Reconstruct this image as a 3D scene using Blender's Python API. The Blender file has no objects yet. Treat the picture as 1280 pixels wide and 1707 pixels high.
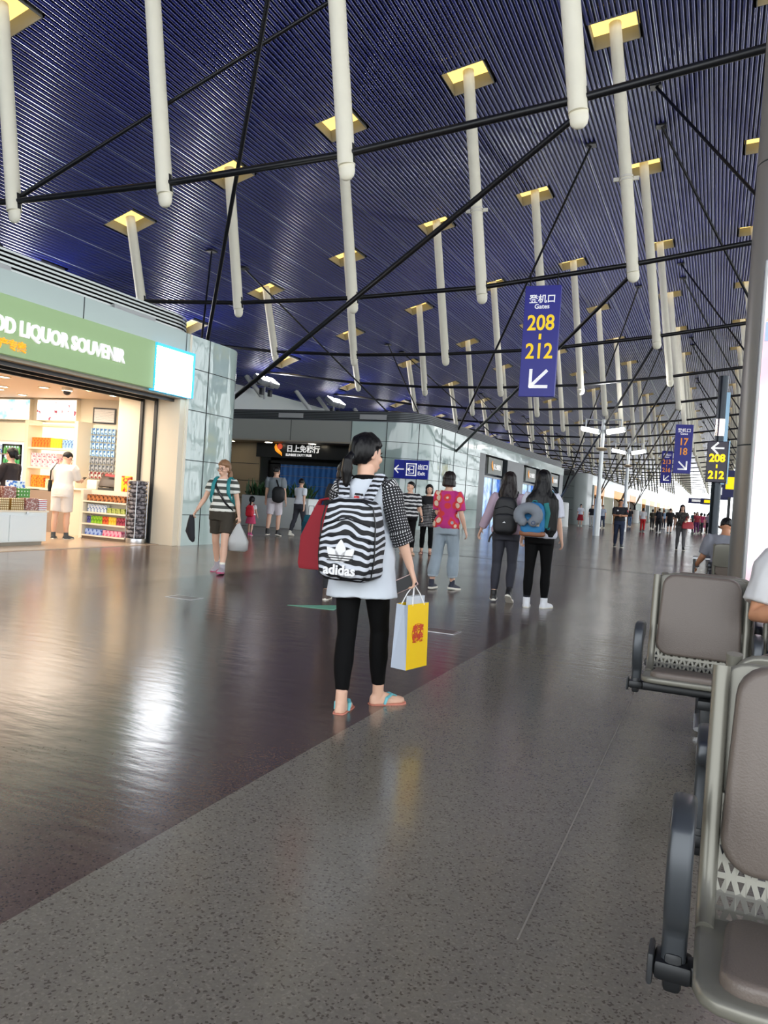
import bpy, bmesh, math, random
from math import sin, cos, pi, radians
from mathutils import Vector, Matrix, noise

SC = bpy.context.scene
COL = SC.collection
random.seed(7)

# ------------------------------------------------------------------ camera
cam_data = bpy.data.cameras.new('camera')
cam_data.sensor_width = 36.0
cam_data.lens = 1300 * 36 / 1707
cam_data.clip_end = 1000
cam = bpy.data.objects.new('camera', cam_data)
COL.objects.link(cam)
cam.matrix_world = Matrix((
    (0.91740925, -0.06704675, 0.39225629, 0.0),
    (0.39262518, -0.00813548, -0.91966259, 0.0),
    (0.06485158, 0.99771667, 0.01886068, 1.23),
    (0, 0, 0, 1)))
SC.camera = cam

# ------------------------------------------------------------------ daylight and exposure
world = bpy.data.worlds.new('world')
SC.world = world
world.use_nodes = True
bg = world.node_tree.nodes['Background']
bg.inputs[0].default_value = (0.93, 0.97, 1.0, 1)
bg.inputs[1].default_value = 3.2
SC.view_settings.view_transform = 'Standard'
SC.view_settings.look = 'None'
SC.view_settings.gamma = 1.0
SC.view_settings.use_curve_mapping = False
SC.view_settings.exposure = 0.25
cy = SC.cycles
cy.max_bounces = 8
cy.diffuse_bounces = 3
cy.glossy_bounces = 5
cy.transmission_bounces = 4
cy.transparent_max_bounces = 6
cy.caustics_reflective = False
cy.caustics_refractive = False
cy.sample_clamp_indirect = 4.0
cy.use_denoising = True


def area_light(name, loc, rot, sx, sy, power, color=(1, 1, 1)):
    d = bpy.data.lights.new(name, 'AREA')
    d.shape = 'RECTANGLE'
    d.size, d.size_y, d.energy, d.color = sx, sy, power, color
    o = bpy.data.objects.new(name, d)
    o.location, o.rotation_euler = loc, rot
    COL.objects.link(o)
    return o


def spot_light(name, loc, target, power, angle, color=(1, 1, 1), radius=.15, blend=.5):
    d = bpy.data.lights.new(name, 'SPOT')
    d.energy, d.spot_size, d.spot_blend, d.color = power, radians(angle), blend, color
    d.shadow_soft_size = radius
    o = bpy.data.objects.new(name, d)
    o.location = loc
    o.rotation_euler = (Vector(target) - Vector(loc)).to_track_quat('-Z', 'Y').to_euler()
    COL.objects.link(o)
    return o


# shop ceiling lighting (the recessed downlights of the souvenir shop)
for lx, ly in ((-11.6, 9.0), (-13.2, 10.5), (-11.6, 11.4), (-14.6, 9.0)):
    area_light('shop_lighting', (lx, ly, 2.9), (0, 0, 0), 2.4, 1.6, 75, (1.0, 0.86, 0.70))
# floodlights on the far left wall, washing the ceiling
for k in range(9):
    spot_light('floodlight_beam', (-24.4, 21.5 + 9 * k, 7.4), (-14.0, 20.5 + 9 * k, 13), 900, 110, (1.0, 0.97, 1.0), .35)
# ------------------------------------------------------------------ helpers
def lin(c):
    c = c / 255.0
    return c / 12.92 if c <= 0.04045 else ((c + 0.055) / 1.055) ** 2.4


def rgb(r, g, b):
    return (lin(r), lin(g), lin(b), 1.0)


MATS = {}


def node(nt, kind, **kw):
    n = nt.nodes.new(kind)
    for k, v in kw.items():
        setattr(n, k, v)
    return n


def pm(name, col, rough=.5, metal=0.0, emit=None, es=0.0, spec=.5, coat=0.0, bump=None, var=None, trans=0.0, sheen=0.0):
    """principled material; bump=(scale, strength[, stretch]); var=(scale, amount)"""
    if name in MATS:
        return MATS[name]
    m = bpy.data.materials.new(name)
    m.use_nodes = True
    nt = m.node_tree
    b = nt.nodes['Principled BSDF']
    c = rgb(*col)
    b.inputs['Base Color'].default_value = c
    b.inputs['Roughness'].default_value = rough
    b.inputs['Metallic'].default_value = metal
    b.inputs['Specular IOR Level'].default_value = spec
    b.inputs['Coat Weight'].default_value = coat
    b.inputs['Transmission Weight'].default_value = trans
    if emit:
        b.inputs['Emission Color'].default_value = rgb(*emit)
        b.inputs['Emission Strength'].default_value = es
    tc = node(nt, 'ShaderNodeTexCoord')
    if var:
        n = node(nt, 'ShaderNodeTexNoise')
        n.inputs['Scale'].default_value = var[0]
        n.inputs['Detail'].default_value = 4
        nt.links.new(tc.outputs['Object'], n.inputs['Vector'])
        mx = node(nt, 'ShaderNodeMix', data_type='RGBA')
        mx.inputs['A'].default_value = tuple(min(1, v * (1 - var[1])) for v in c[:3]) + (1,)
        mx.inputs['B'].default_value = tuple(min(1, v * (1 + var[1])) for v in c[:3]) + (1,)
        nt.links.new(n.outputs['Fac'], mx.inputs['Factor'])
        nt.links.new(mx.outputs['Result'], b.inputs['Base Color'])
    if bump:
        n = node(nt, 'ShaderNodeTexNoise')
        n.inputs['Scale'].default_value = bump[0]
        n.inputs['Detail'].default_value = 3
        if len(bump) > 2:
            mp = node(nt, 'ShaderNodeMapping')
            mp.inputs['Scale'].default_value = bump[2]
            nt.links.new(tc.outputs['Object'], mp.inputs['Vector'])
            nt.links.new(mp.outputs['Vector'], n.inputs['Vector'])
        else:
            nt.links.new(tc.outputs['Object'], n.inputs['Vector'])
        bp = node(nt, 'ShaderNodeBump')
        bp.inputs['Strength'].default_value = bump[1]
        bp.inputs['Distance'].default_value = .02
        nt.links.new(n.outputs['Fac'], bp.inputs['Height'])
        nt.links.new(bp.outputs['Normal'], b.inputs['Normal'])
    MATS[name] = m
    return m


def pattern(name, kind, ca, cb, scale=1.0, rough=.8, thr=.5, dist=0.0, axis='Z', soft=.02, cc=None, es=0.0, map_scale=None, uv=False, dscale=None):
    """two-colour procedural pattern: kind 'stripe', 'dots', 'noise', 'cells', 'zebra', 'grid'"""
    if name in MATS:
        return MATS[name]
    m = bpy.data.materials.new(name)
    m.use_nodes = True
    nt = m.node_tree
    b = nt.nodes['Principled BSDF']
    b.inputs['Roughness'].default_value = rough
    tc = node(nt, 'ShaderNodeTexCoord')
    src = tc.outputs['UV' if uv else 'Object']
    if map_scale:
        mp = node(nt, 'ShaderNodeMapping')
        mp.inputs['Scale'].default_value = map_scale
        nt.links.new(src, mp.inputs['Vector'])
        src = mp.outputs['Vector']
    if kind in ('stripe', 'zebra'):
        n = node(nt, 'ShaderNodeTexWave', wave_type='BANDS', bands_direction=axis)
        n.inputs['Distortion'].default_value = dist
        n.inputs['Detail'].default_value = 1.5 if kind == 'zebra' else 3
        n.inputs['Detail Scale'].default_value = dscale or (1.2 if kind == 'zebra' else 2.5)
        out = n.outputs['Fac']
    elif kind in ('dots', 'cells'):
        n = node(nt, 'ShaderNodeTexVoronoi', voronoi_dimensions='2D' if uv else '3D')
        n.inputs['Randomness'].default_value = 0.0 if kind == 'dots' else 1.0
        out = n.outputs['Distance']
    else:
        n = node(nt, 'ShaderNodeTexNoise')
        n.inputs['Detail'].default_value = 3
        out = n.outputs['Fac']
    n.inputs['Scale'].default_value = scale
    nt.links.new(src, n.inputs['Vector'])
    r = node(nt, 'ShaderNodeValToRGB')
    e = r.color_ramp.elements
    e[0].position, e[1].position = max(0, thr - soft), min(1, thr + soft)
    e[0].color, e[1].color = rgb(*ca), rgb(*cb)
    if cc:
        x = e.new(min(.99, thr + .22))
        x.color = rgb(*cb)
        y = e.new(min(1, thr + .24))
        y.color = rgb(*cc)
    nt.links.new(out, r.inputs['Fac'])
    nt.links.new(r.outputs['Color'], b.inputs['Base Color'])
    if es:
        nt.links.new(r.outputs['Color'], b.inputs['Emission Color'])
        b.inputs['Emission Strength'].default_value = es
    MATS[name] = m
    return m


V = Vector


class B:
    """collects shapes, build() links them as ONE mesh object"""

    def __init__(s, mat=None):
        s.v, s.f, s.mi, s.cur = [], [], [], 0
        s.xf = mat

    def add(s, vs, fs):
        o = len(s.v)
        if s.xf is not None:
            s.v += [tuple(s.xf @ V(p)) for p in vs]
        else:
            s.v += [tuple(p) for p in vs]
        s.f += [tuple(i + o for i in f) for f in fs]
        s.mi += [s.cur] * len(fs)
        return s

    def box(s, c, size, rot=None):
        hx, hy, hz = size[0] / 2, size[1] / 2, size[2] / 2
        vs = [V((x, y, z)) for x in (-hx, hx) for y in (-hy, hy) for z in (-hz, hz)]
        if rot is not None:
            vs = [rot @ p for p in vs]
        vs = [p + V(c) for p in vs]
        return s.add(vs, [(0, 1, 3, 2), (4, 6, 7, 5), (0, 4, 5, 1), (2, 3, 7, 6), (0, 2, 6, 4), (1, 5, 7, 3)])

    def bx(s, x0, x1, y0, y1, z0, z1):
        return s.box(((x0 + x1) / 2, (y0 + y1) / 2, (z0 + z1) / 2), (abs(x1 - x0), abs(y1 - y0), abs(z1 - z0)))

    def loft(s, rings, cap=True, closed=False):
        n = len(rings[0])
        vs = [p for r in rings for p in r]
        fs = []
        m = len(rings)
        for i in range(m if closed else m - 1):
            j = (i + 1) % m
            for k in range(n):
                l = (k + 1) % n
                fs.append((i * n + k, i * n + l, j * n + l, j * n + k))
        if cap and not closed:
            fs.append(tuple(range(n - 1, -1, -1)))
            fs.append(tuple((m - 1) * n + k for k in range(n)))
        return s.add(vs, fs)

    def limb(s, pts, rad, ref=(1, 0, 0), n=12, cap=True):
        pts = [V(p) for p in pts]
        rings = []
        for i, p in enumerate(pts):
            t = (pts[min(i + 1, len(pts) - 1)] - pts[max(i - 1, 0)]).normalized()
            a = V(ref) - t * t.dot(V(ref))
            if a.length < 1e-4:
                a = V((0, 1, 0)) - t * t.y
            a.normalize()
            b = t.cross(a)
            r = rad[i] if isinstance(rad, (list, tuple)) else rad
            ra, rb = r if isinstance(r, (list, tuple)) else (r, r)
            rings.append([p + a * ra * cos(2 * pi * k / n) + b * rb * sin(2 * pi * k / n) for k in range(n)])
        return s.loft(rings, cap)

    def cyl(s, p0, p1, r0, r1=None, n=16, cap=True):
        return s.limb([p0, p1], [r0, r0 if r1 is None else r1], n=n, cap=cap)

    def ell(s, c, r, rot=None, nu=16, nv=10):
        c = V(c)
        vs, fs = [], []
        r = (r, r, r) if isinstance(r, (int, float)) else r
        for i in range(1, nv):
            a = pi * i / nv
            for k in range(nu):
                b = 2 * pi * k / nu
                vs.append(V((r[0] * sin(a) * cos(b), r[1] * sin(a) * sin(b), r[2] * cos(a))))
        vs += [V((0, 0, r[2])), V((0, 0, -r[2]))]
        for i in range(nv - 2):
            for k in range(nu):
                l = (k + 1) % nu
                fs.append((i * nu + k, (i + 1) * nu + k, (i + 1) * nu + l, i * nu + l))
        T, Bt = len(vs) - 2, len(vs) - 1
        for k in range(nu):
            l = (k + 1) % nu
            fs.append((T, k, l))
            fs.append(((nv - 2) * nu + l, (nv - 2) * nu + k, Bt))
        if rot is not None:
            vs = [rot @ p for p in vs]
        return s.add([p + c for p in vs], fs)

    def lathe(s, prof, c=(0, 0, 0), n=20, cap=True):
        c = V(c)
        return s.loft([[c + V((r * cos(2 * pi * k / n), r * sin(2 * pi * k / n), z)) for k in range(n)] for r, z in prof], cap)

    def prism(s, poly, fn0, fn1):
        n = len(poly)
        vs = [fn0(*p) for p in poly] + [fn1(*p) for p in poly]
        fs = [tuple(range(n - 1, -1, -1)), tuple(range(n, 2 * n))]
        for k in range(n):
            l = (k + 1) % n
            fs.append((k, l, n + l, n + k))
        return s.add(vs, fs)

    def strip(s, path, z0, z1):
        """vertical sheet along a plan path"""
        vs = [(x, y, z0) for x, y in path] + [(x, y, z1) for x, y in path]
        n = len(path)
        return s.add(vs, [(i, i + 1, n + i + 1, n + i) for i in range(n - 1)])

    def torus(s, c, R, r, rot=None, n=20, m=8, sq=1.0):
        c = V(c)
        rings = []
        for i in range(n):
            a = 2 * pi * i / n
            ring = []
            for k in range(m):
                b = 2 * pi * k / m
                p = V(((R + r * cos(b)) * cos(a), (R + r * cos(b)) * sin(a), r * sq * sin(b)))
                ring.append(c + (rot @ p if rot is not None else p))
            rings.append(ring)
        return s.loft(rings, cap=False, closed=True)

    def mesh(s, name, off=None):
        me = bpy.data.meshes.new(name)
        vs = s.v if off is None else [tuple(V(p) - off) for p in s.v]
        me.from_pydata(vs, [], s.f)
        me.update()
        return me

    def build(s, name, mat, parent=None, smooth=35, bevel=0, remesh=None, off=None, wrinkle=None, kind=None, label=None, seg=2):
        me = s.mesh(name, off)
        if bevel or not remesh:
            bm = bmesh.new()
            bm.from_mesh(me)
            if bevel:
                bmesh.ops.remove_doubles(bm, verts=bm.verts, dist=1e-5)
            bmesh.ops.recalc_face_normals(bm, faces=bm.faces)
            if bevel:
                es = [e for e in bm.edges if len(e.link_faces) == 2 and e.calc_face_angle(0) > .6]
                bmesh.ops.bevel(bm, geom=es, offset=bevel, segments=seg, affect='EDGES', profile=.5, clamp_overlap=True)
            bm.to_mesh(me)
            bm.free()
        if remesh:
            me = voxel(me, remesh[0], remesh[1])
        if wrinkle:
            wrinkles(me, *wrinkle)
        mats = mat if isinstance(mat, (list, tuple)) else [mat]
        for m in mats:
            me.materials.append(m)
        if len(mats) > 1 and not bevel and not remesh:
            me.polygons.foreach_set('material_index', s.mi)
        if smooth:
            me.shade_smooth()
            if smooth < 180 and not remesh:
                me.set_sharp_from_angle(angle=radians(smooth))
        me.name = name
        o = bpy.data.objects.new(name, me)
        COL.objects.link(o)
        if parent is not None:
            o.parent = parent
        if kind:
            o['kind'] = kind
        if label:
            o['label'] = label
        return o


BAKE = bpy.data.scenes.new('bake')      # scratch scene, removed at the end


def voxel(me, size, it):
    o = bpy.data.objects.new('tmp', me)
    BAKE.collection.objects.link(o)
    r = o.modifiers.new('r', 'REMESH')
    r.mode, r.voxel_size, r.use_smooth_shade = 'VOXEL', size, True
    if it:
        sm = o.modifiers.new('s', 'SMOOTH')
        sm.factor, sm.iterations = .5, it
    vl = BAKE.view_layers[0]
    vl.update()
    new = bpy.data.meshes.new_from_object(o.evaluated_get(vl.depsgraph))
    bpy.data.objects.remove(o)
    bpy.data.meshes.remove(me)
    new.materials.clear()
    return new


def wrinkles(me, scale, amp, stretch=(1, 1, 1)):
    n = len(me.vertices)
    co, no = [0.0] * (3 * n), [0.0] * (3 * n)
    me.vertices.foreach_get('co', co)
    me.vertices.foreach_get('normal', no)
    sx, sy, sz = (scale * v for v in stretch)
    for i in range(0, 3 * n, 3):
        p = V((co[i] * sx, co[i + 1] * sy, co[i + 2] * sz))
        d = (noise.noise(p) + .5 * noise.noise(p * 2.1)) * amp
        co[i] += no[i] * d
        co[i + 1] += no[i + 1] * d
        co[i + 2] += no[i + 2] * d
    me.vertices.foreach_set('co', co)
    me.update()


def uv_along(o, path, r=.06):
    """unroll a tube-like mesh along a path: u = length, v = angle times radius"""
    me = o.data
    path = [V(p) for p in path]
    ls = [0.0]
    for a, c in zip(path[:-1], path[1:]):
        ls.append(ls[-1] + (c - a).length)
    uvs = []
    for v in me.vertices:
        best = None
        for i in range(len(path) - 1):
            a, c = path[i], path[i + 1]
            d = c - a
            t = max(0, min(1, (v.co - a).dot(d) / d.length_squared))
            q = a + d * t
            e = (v.co - q).length
            if best is None or e < best[0]:
                best = (e, ls[i] + d.length * t, v.co - q, d)
        _, s, off, d = best
        x = V((1, 0, 0)) - d * (d.x / d.length_squared)
        x.normalize()
        y = d.normalized().cross(x)
        uvs.append((s, math.atan2(off.dot(y), off.dot(x)) * r))
    lay = me.uv_layers.new(name='UVMap')
    for p in me.polygons:
        vals = [uvs[me.loops[l].vertex_index] for l in p.loop_indices]
        hi = max(q[1] for q in vals)
        for l, q in zip(p.loop_indices, vals):
            lay.data[l].uv = (q[0], q[1] + 2 * pi * r if hi - q[1] > pi * r else q[1])


def empty(name, label, cat, loc=(0, 0, 0), rz=0.0, group=None, scale=1.0):
    o = bpy.data.objects.new(name, None)
    COL.objects.link(o)
    o.location, o.rotation_euler, o.scale = loc, (0, 0, rz), (scale,) * 3
    o['label'], o['category'] = label, cat
    if group:
        o['group'] = group
    return o


def tag(o, label, cat, group=None):
    o['label'], o['category'] = label, cat
    if group:
        o['group'] = group
    return o


def copy_tree(o, parent=None):
    c = o.copy()
    COL.objects.link(c)
    if parent is not None:
        c.parent = parent
    for ch in list(o.children):
        copy_tree(ch, c)
    return c


def text(name, body, size, mat, parent, origin, right, up, align='CENTER', depth=.01, bold=0.0, sx=1.0):
    """lettering: origin = baseline anchor, right/up = directions in the parent's space"""
    cu = bpy.data.curves.new(name, 'FONT')
    cu.body, cu.size, cu.align_x, cu.extrude, cu.offset = body, size, align, depth / 2, bold
    cu.resolution_u = 3
    t = bpy.data.objects.new('tmp', cu)
    BAKE.collection.objects.link(t)
    vl = BAKE.view_layers[0]
    vl.update()
    me = bpy.data.meshes.new_from_object(t.evaluated_get(vl.depsgraph))
    bpy.data.objects.remove(t)
    r, u = V(right).normalized(), V(up).normalized()
    n = r.cross(u)
    M = Matrix(((r.x * sx, u.x, n.x, origin[0]), (r.y * sx, u.y, n.y, origin[1]), (r.z * sx, u.z, n.z, origin[2]), (0, 0, 0, 1)))
    me.transform(M)
    me.materials.clear()
    me.materials.append(mat)
    me.name = name
    o = bpy.data.objects.new(name, me)
    COL.objects.link(o)
    if parent is not None:
        o.parent = parent
    return o


ORD = ['first', 'second', 'third', 'fourth', 'fifth', 'sixth', 'seventh', 'eighth', 'ninth', 'tenth', 'eleventh', 'twelfth',
       'thirteenth', 'fourteenth', 'fifteenth', 'sixteenth', 'seventeenth', 'eighteenth', 'nineteenth', 'twentieth',
       'twenty-first', 'twenty-second', 'twenty-third', 'twenty-fourth', 'twenty-fifth', 'twenty-sixth']

# shared materials
M_white = pm('white_paint', (236, 232, 218), .45)
M_black = pm('black_steel', (20, 21, 24), .35, spec=.4)
M_dgrey = pm('dark_grey_plastic', (52, 54, 56), .4)
M_chrome = pm('brushed_metal', (190, 192, 195), .3, 1.0)
M_wtext = pm('white_lettering', (245, 245, 245), .5, emit=(255, 255, 255), es=.35)
M_print = pm('white_print', (238, 238, 238), .6)
M_signblue = pm('sign_blue', (26, 34, 128), .35)
M_yel = pm('yellow_lettering', (250, 215, 40), .5, emit=(255, 210, 30), es=.35)
M_red = pm('red_plastic', (190, 35, 40), .45)
# ------------------------------------------------------------------ floor
def floor_material():
    m = bpy.data.materials.new('terrazzo_floor')
    m.use_nodes = True
    nt = m.node_tree
    L = nt.links.new
    b = nt.nodes['Principled BSDF']
    tc = node(nt, 'ShaderNodeTexCoord')
    sep = node(nt, 'ShaderNodeSeparateXYZ')
    L(tc.outputs['Object'], sep.inputs[0])
    # bands of different terrazzo across the hall
    mr = node(nt, 'ShaderNodeMapRange')
    mr.inputs['From Min'].default_value, mr.inputs['From Max'].default_value = -20, 20
    L(sep.outputs['X'], mr.inputs['Value'])
    cr = node(nt, 'ShaderNodeValToRGB')
    cr.color_ramp.interpolation = 'CONSTANT'
    e = cr.color_ramp.elements
    pos = lambda x: (x + 20) / 40
    e[0].position, e[0].color = 0, rgb(122, 104, 90)
    e[1].position, e[1].color = pos(-7.55), rgb(140, 121, 105)
    for x, c in ((-6.5, (92, 76, 70)), (-1.735, (130, 124, 111))):
        q = e.new(pos(x))
        q.color = rgb(*c)
    L(mr.outputs['Result'], cr.inputs['Fac'])
    # aggregate specks
    vo = node(nt, 'ShaderNodeTexVoronoi')
    vo.inputs['Scale'].default_value = 150
    L(tc.outputs['Object'], vo.inputs['Vector'])
    sp = node(nt, 'ShaderNodeSeparateColor')
    L(vo.outputs['Color'], sp.inputs[0])
    sr = node(nt, 'ShaderNodeValToRGB')
    sr.color_ramp.interpolation = 'CONSTANT'
    se = sr.color_ramp.elements
    se[0].color = (.5, .48, .46, 1)
    se[1].position, se[1].color = .09, (.93, .93, .93, 1)
    for p, v in ((.45, 1.02), (.88, 1.2)):
        q = se.new(p)
        q.color = (v, v, v, 1)
    L(sp.outputs['Red'], sr.inputs['Fac'])
    mx = node(nt, 'ShaderNodeMix', data_type='RGBA', blend_type='MULTIPLY')
    mx.inputs['Factor'].default_value = 1
    L(cr.outputs['Color'], mx.inputs['A'])
    L(sr.outputs['Color'], mx.inputs['B'])
    # broad wear
    ns = node(nt, 'ShaderNodeTexNoise')
    ns.inputs['Scale'].default_value = .9
    ns.inputs['Detail'].default_value = 5
    L(tc.outputs['Object'], ns.inputs['Vector'])
    m2 = node(nt, 'ShaderNodeMapRange')
    m2.inputs['To Min'].default_value, m2.inputs['To Max'].default_value = .85, 1.12
    L(ns.outputs['Fac'], m2.inputs['Value'])
    mx2 = node(nt, 'ShaderNodeMix', data_type='RGBA', blend_type='MULTIPLY')
    mx2.inputs['Factor'].default_value = 1
    L(mx.outputs['Result'], mx2.inputs['A'])
    L(m2.outputs['Result'], mx2.inputs['B'])
    L(mx2.outputs['Result'], b.inputs['Base Color'])
    rr = node(nt, 'ShaderNodeMapRange')
    rr.inputs['To Min'].default_value, rr.inputs['To Max'].default_value = .15, .25
    L(ns.outputs['Fac'], rr.inputs['Value'])
    L(rr.outputs['Result'], b.inputs['Roughness'])
    b.inputs['Specular IOR Level'].default_value = .9
    # slight waviness of the polish
    wn = node(nt, 'ShaderNodeTexNoise')
    mp = node(nt, 'ShaderNodeMapping')
    mp.inputs['Scale'].default_value = (1.1, 3.5, 1)
    mp.inputs['Rotation'].default_value = (0, 0, .35)
    L(tc.outputs['Object'], mp.inputs['Vector'])
    L(mp.outputs['Vector'], wn.inputs['Vector'])
    wn.inputs['Scale'].default_value = 3
    wn.inputs['Detail'].default_value = 3
    bp = node(nt, 'ShaderNodeBump')
    bp.inputs['Strength'].default_value = .12
    bp.inputs['Distance'].default_value = .02
    L(wn.outputs['Fac'], bp.inputs['Height'])
    L(bp.outputs['Normal'], b.inputs['Normal'])
    return m


YF, YB = 236.0, -14.0
XR = 17.0
b = B()
b.add([(-30, YB, 0), (40, YB, 0), (40, YF + 20, 0), (-30, YF + 20, 0)], [(0, 1, 2, 3)])
b.build('floor', floor_material(), kind='structure', smooth=0)
M_seam = pm('floor_seam', (150, 144, 132), .5)
M_seamd = pm('floor_joint', (60, 55, 50), .5)
b = B().bx(-.4425, -.4375, 2.2, 7.5, .0, .002)
b.build('trim_1', M_seam, kind='structure', smooth=0)
b = B().bx(-9.5, 8, 17.08, 17.13, 0, .002)
b.build('trim_2', M_seamd, kind='structure', smooth=0)
b = B().bx(-9.5, 8, 35.08, 35.13, 0, .002)
b.build('trim_3', M_seamd, kind='structure', smooth=0)

# ------------------------------------------------------------------ vaulted slatted ceiling
RA, RB, RC = -0.006459, 0.089766, 14.6207


def roof_z(x):
    return RA * x * x + RB * x + RC


WELL_X = [-23.9, -19.75, -15.68, -11.6, -7.52, -3.43, .67, 4.77, 8.87]
NROW = 24
ROW_Y = [12.9 + 9 * k for k in range(NROW)]
WELL_Y = [12.76 + 9 * k for k in range(NROW)]
HW = .63
PITCH = .136
M_slat = pm('ceiling_slat_blue', (13, 30, 122), .34, 0.0, spec=.6, coat=.58)
M_slat.node_tree.nodes['Principled BSDF'].inputs['Coat Roughness'].default_value = .16
M_slat.node_tree.nodes['Principled BSDF'].inputs['Coat IOR'].default_value = 1.7
M_back = pm('ceiling_backing_navy', (12, 15, 46), .6)
b = B()
nx = int((XR + 27.5) / PITCH)
holes = [(y - HW, y + HW) for y in WELL_Y]
for i in range(nx):
    x = -27.5 + (i + .5) * PITCH
    inhole = any(abs(x - wx) < HW + PITCH * .5 for wx in WELL_X)
    if inhole:
        ys, c = [], YB
        for a, d in holes:
            ys.append((c, a))
            c = d
        ys.append((c, YF))
    else:
        ys = [(YB, YF)]
    sl = 2 * RA * x + RB
    n = V((sl, 0, -1)).normalized()
    t = V((1, 0, sl)).normalized()
    p = V((x, 0, roof_z(x)))
    prof = [p + t * (w * PITCH) + n * d for w, d in ((-.5, -.03), (-.36, -.03), (-.36, .0), (-.3, .016), (-.17, .030), (0, .035), (.17, .030), (.3, .016), (.36, .0), (.36, -.03), (.5, -.03))]
    for y0, y1 in ys:
        vs = [(q.x, y0, q.z) for q in prof] + [(q.x, y1, q.z) for q in prof]
        k = len(prof)
        b.cur = 0
        fs = [(j, j + 1, k + j + 1, k + j) for j in range(1, k - 2)]
        b.add(vs, fs)
        b.cur = 1
        if i % 10 == 4:
            c = prof[4]
            b.cur = 2
            b.add([(c.x - .012, y0, c.z - .004), (c.x + .012, y0, c.z - .004), (c.x + .012, y1, c.z - .004), (c.x - .012, y1, c.z - .004)], [(0, 1, 2, 3)])
            b.cur = 1
        b.add([vs[0], vs[1], vs[k], vs[k + 1], vs[k - 2], vs[k - 1], vs[2 * k - 2], vs[2 * k - 1]], [(0, 1, 3, 2), (4, 5, 7, 6)])
ob = b.build('ceiling', [M_slat, M_back, pm('ceiling_joint_strip', (205, 212, 235), .3, .3)], kind='structure', smooth=40)
# roof skin above the wells keeps the daylight out
b = B()
xs = [-27.5 + i * 1.5 for i in range(31)]
b.add([(x, y, roof_z(x) + .8) for y in (YB, YF) for x in xs], [(i, i + 1, 31 + i + 1, 31 + i) for i in range(30)])
b.build('ceiling_roof', M_back, kind='structure', smooth=0)

# left outer wall below the roof edge and the end of the hall behind the camera
M_offw = pm('off_white_plaster', (205, 212, 206), .6)
b = B().bx(-27.6, -27.3, YB, YF, 0, 9)
b.build('wall_left', M_offw, kind='structure', smooth=0)
# parapet with sloping stays below the floodlights
b = B().bx(-26.8, -25.2, 18, 190, 3.9, 6.65)
b.bx(-26.8, -26.4, 18, 190, 6.65, 7.3)
b.build('trim_4', pm('parapet_white', (214, 220, 212), .6), kind='structure', smooth=0)

# right-hand glazed side: mullions and transoms
b = B()
for k in range(0, 84):
    b.bx(XR - .1, XR + .1, YB + 3 * k - .13, YB + 3 * k + .13, 0, 14.2)
for z in (.1, 2.4, 4.8, 7.2, 9.6, 12.0, 14.1):
    b.bx(XR - .1, XR + .1, YB, YF, z - .12, z + .12)
b.build('window_1', pm('mullion_grey', (120, 125, 130), .4, .6), kind='structure', smooth=0)
# ------------------------------------------------------------------ roof struts, wells, ties
M_strut = pm('strut_white', (250, 245, 224), .4, var=(3, .05))
M_slot = pm('strut_slot', (30, 30, 30), .6)
M_wellw = pm('well_side', (128, 128, 124), .6)
M_panel = pm('warm_light_panel', (255, 230, 165), .5, emit=(255, 216, 125), es=1.35)
CHX = [-25.0, -19.15, -15.1, -10.87, -6.73, -2.55, 1.55, 5.7, 9.85]
CHZ = [8.1, 7.58, 7.37, 7.36, 7.5, 7.92, 8.48, 9.3, 10.3]
SIDE = ['far left', 'leftmost', 'second from the left', 'third from the left', 'fourth from the left', 'fifth from the left', 'sixth from the left', 'seventh from the left', 'eighth from the left']

# well prototypes share mesh data per column
well_proto = {}
for ci, wx in enumerate(WELL_X):
    sl = 2 * RA * wx + RB
    tx = V((1, 0, sl)).normalized()
    nz = V((-sl, 0, 1)).normalized()
    for ri in range(NROW):
        lab = 'glowing square ceiling recess of the %s truss row, %s' % (ORD[ri], SIDE[ci])
        loc = (wx, WELL_Y[ri], roof_z(wx))
        if ri == 0:
            w = empty('ceiling_light_well', lab, 'ceiling light', loc, 0, 'square light wells in the blue ceiling')
            b = B()
            h = .36
            for (ax, ay, bx_, by_) in ((-1, -1, 1, -1), (1, -1, 1, 1), (1, 1, -1, 1), (-1, 1, -1, -1)):
                q0 = tx * ax * HW + V((0, ay * HW, 0))
                q1 = tx * bx_ * HW + V((0, by_ * HW, 0))
                i0, i1 = q0 * .965, q1 * .965
                lo, hi = nz * -.03, nz * h
                b.add([q0 + lo, q1 + lo, q1 + hi, q0 + hi, i0 + lo, i1 + lo, i1 + hi, i0 + hi],
                      [(0, 1, 2, 3), (4, 7, 6, 5), (0, 4, 5, 1), (2, 6, 7, 3)])
            b.build('well_frame', M_wellw, w, smooth=0)
            b = B()
            q = [tx * ax * HW + V((0, ay * HW, 0)) + nz * h for ax, ay in ((-1, -1), (1, -1), (1, 1), (-1, 1))]
            b.add(q + [p + nz * .04 for p in q], [(0, 1, 2, 3), (4, 7, 6, 5), (0, 4, 5, 1), (1, 5, 6, 2), (2, 6, 7, 3), (3, 7, 4, 0)])
            b.build('light_panel', M_panel, w, smooth=0)
            well_proto[ci] = w
        else:
            w = copy_tree(well_proto[ci])
            w.location = loc
            w['label'] = lab

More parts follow.
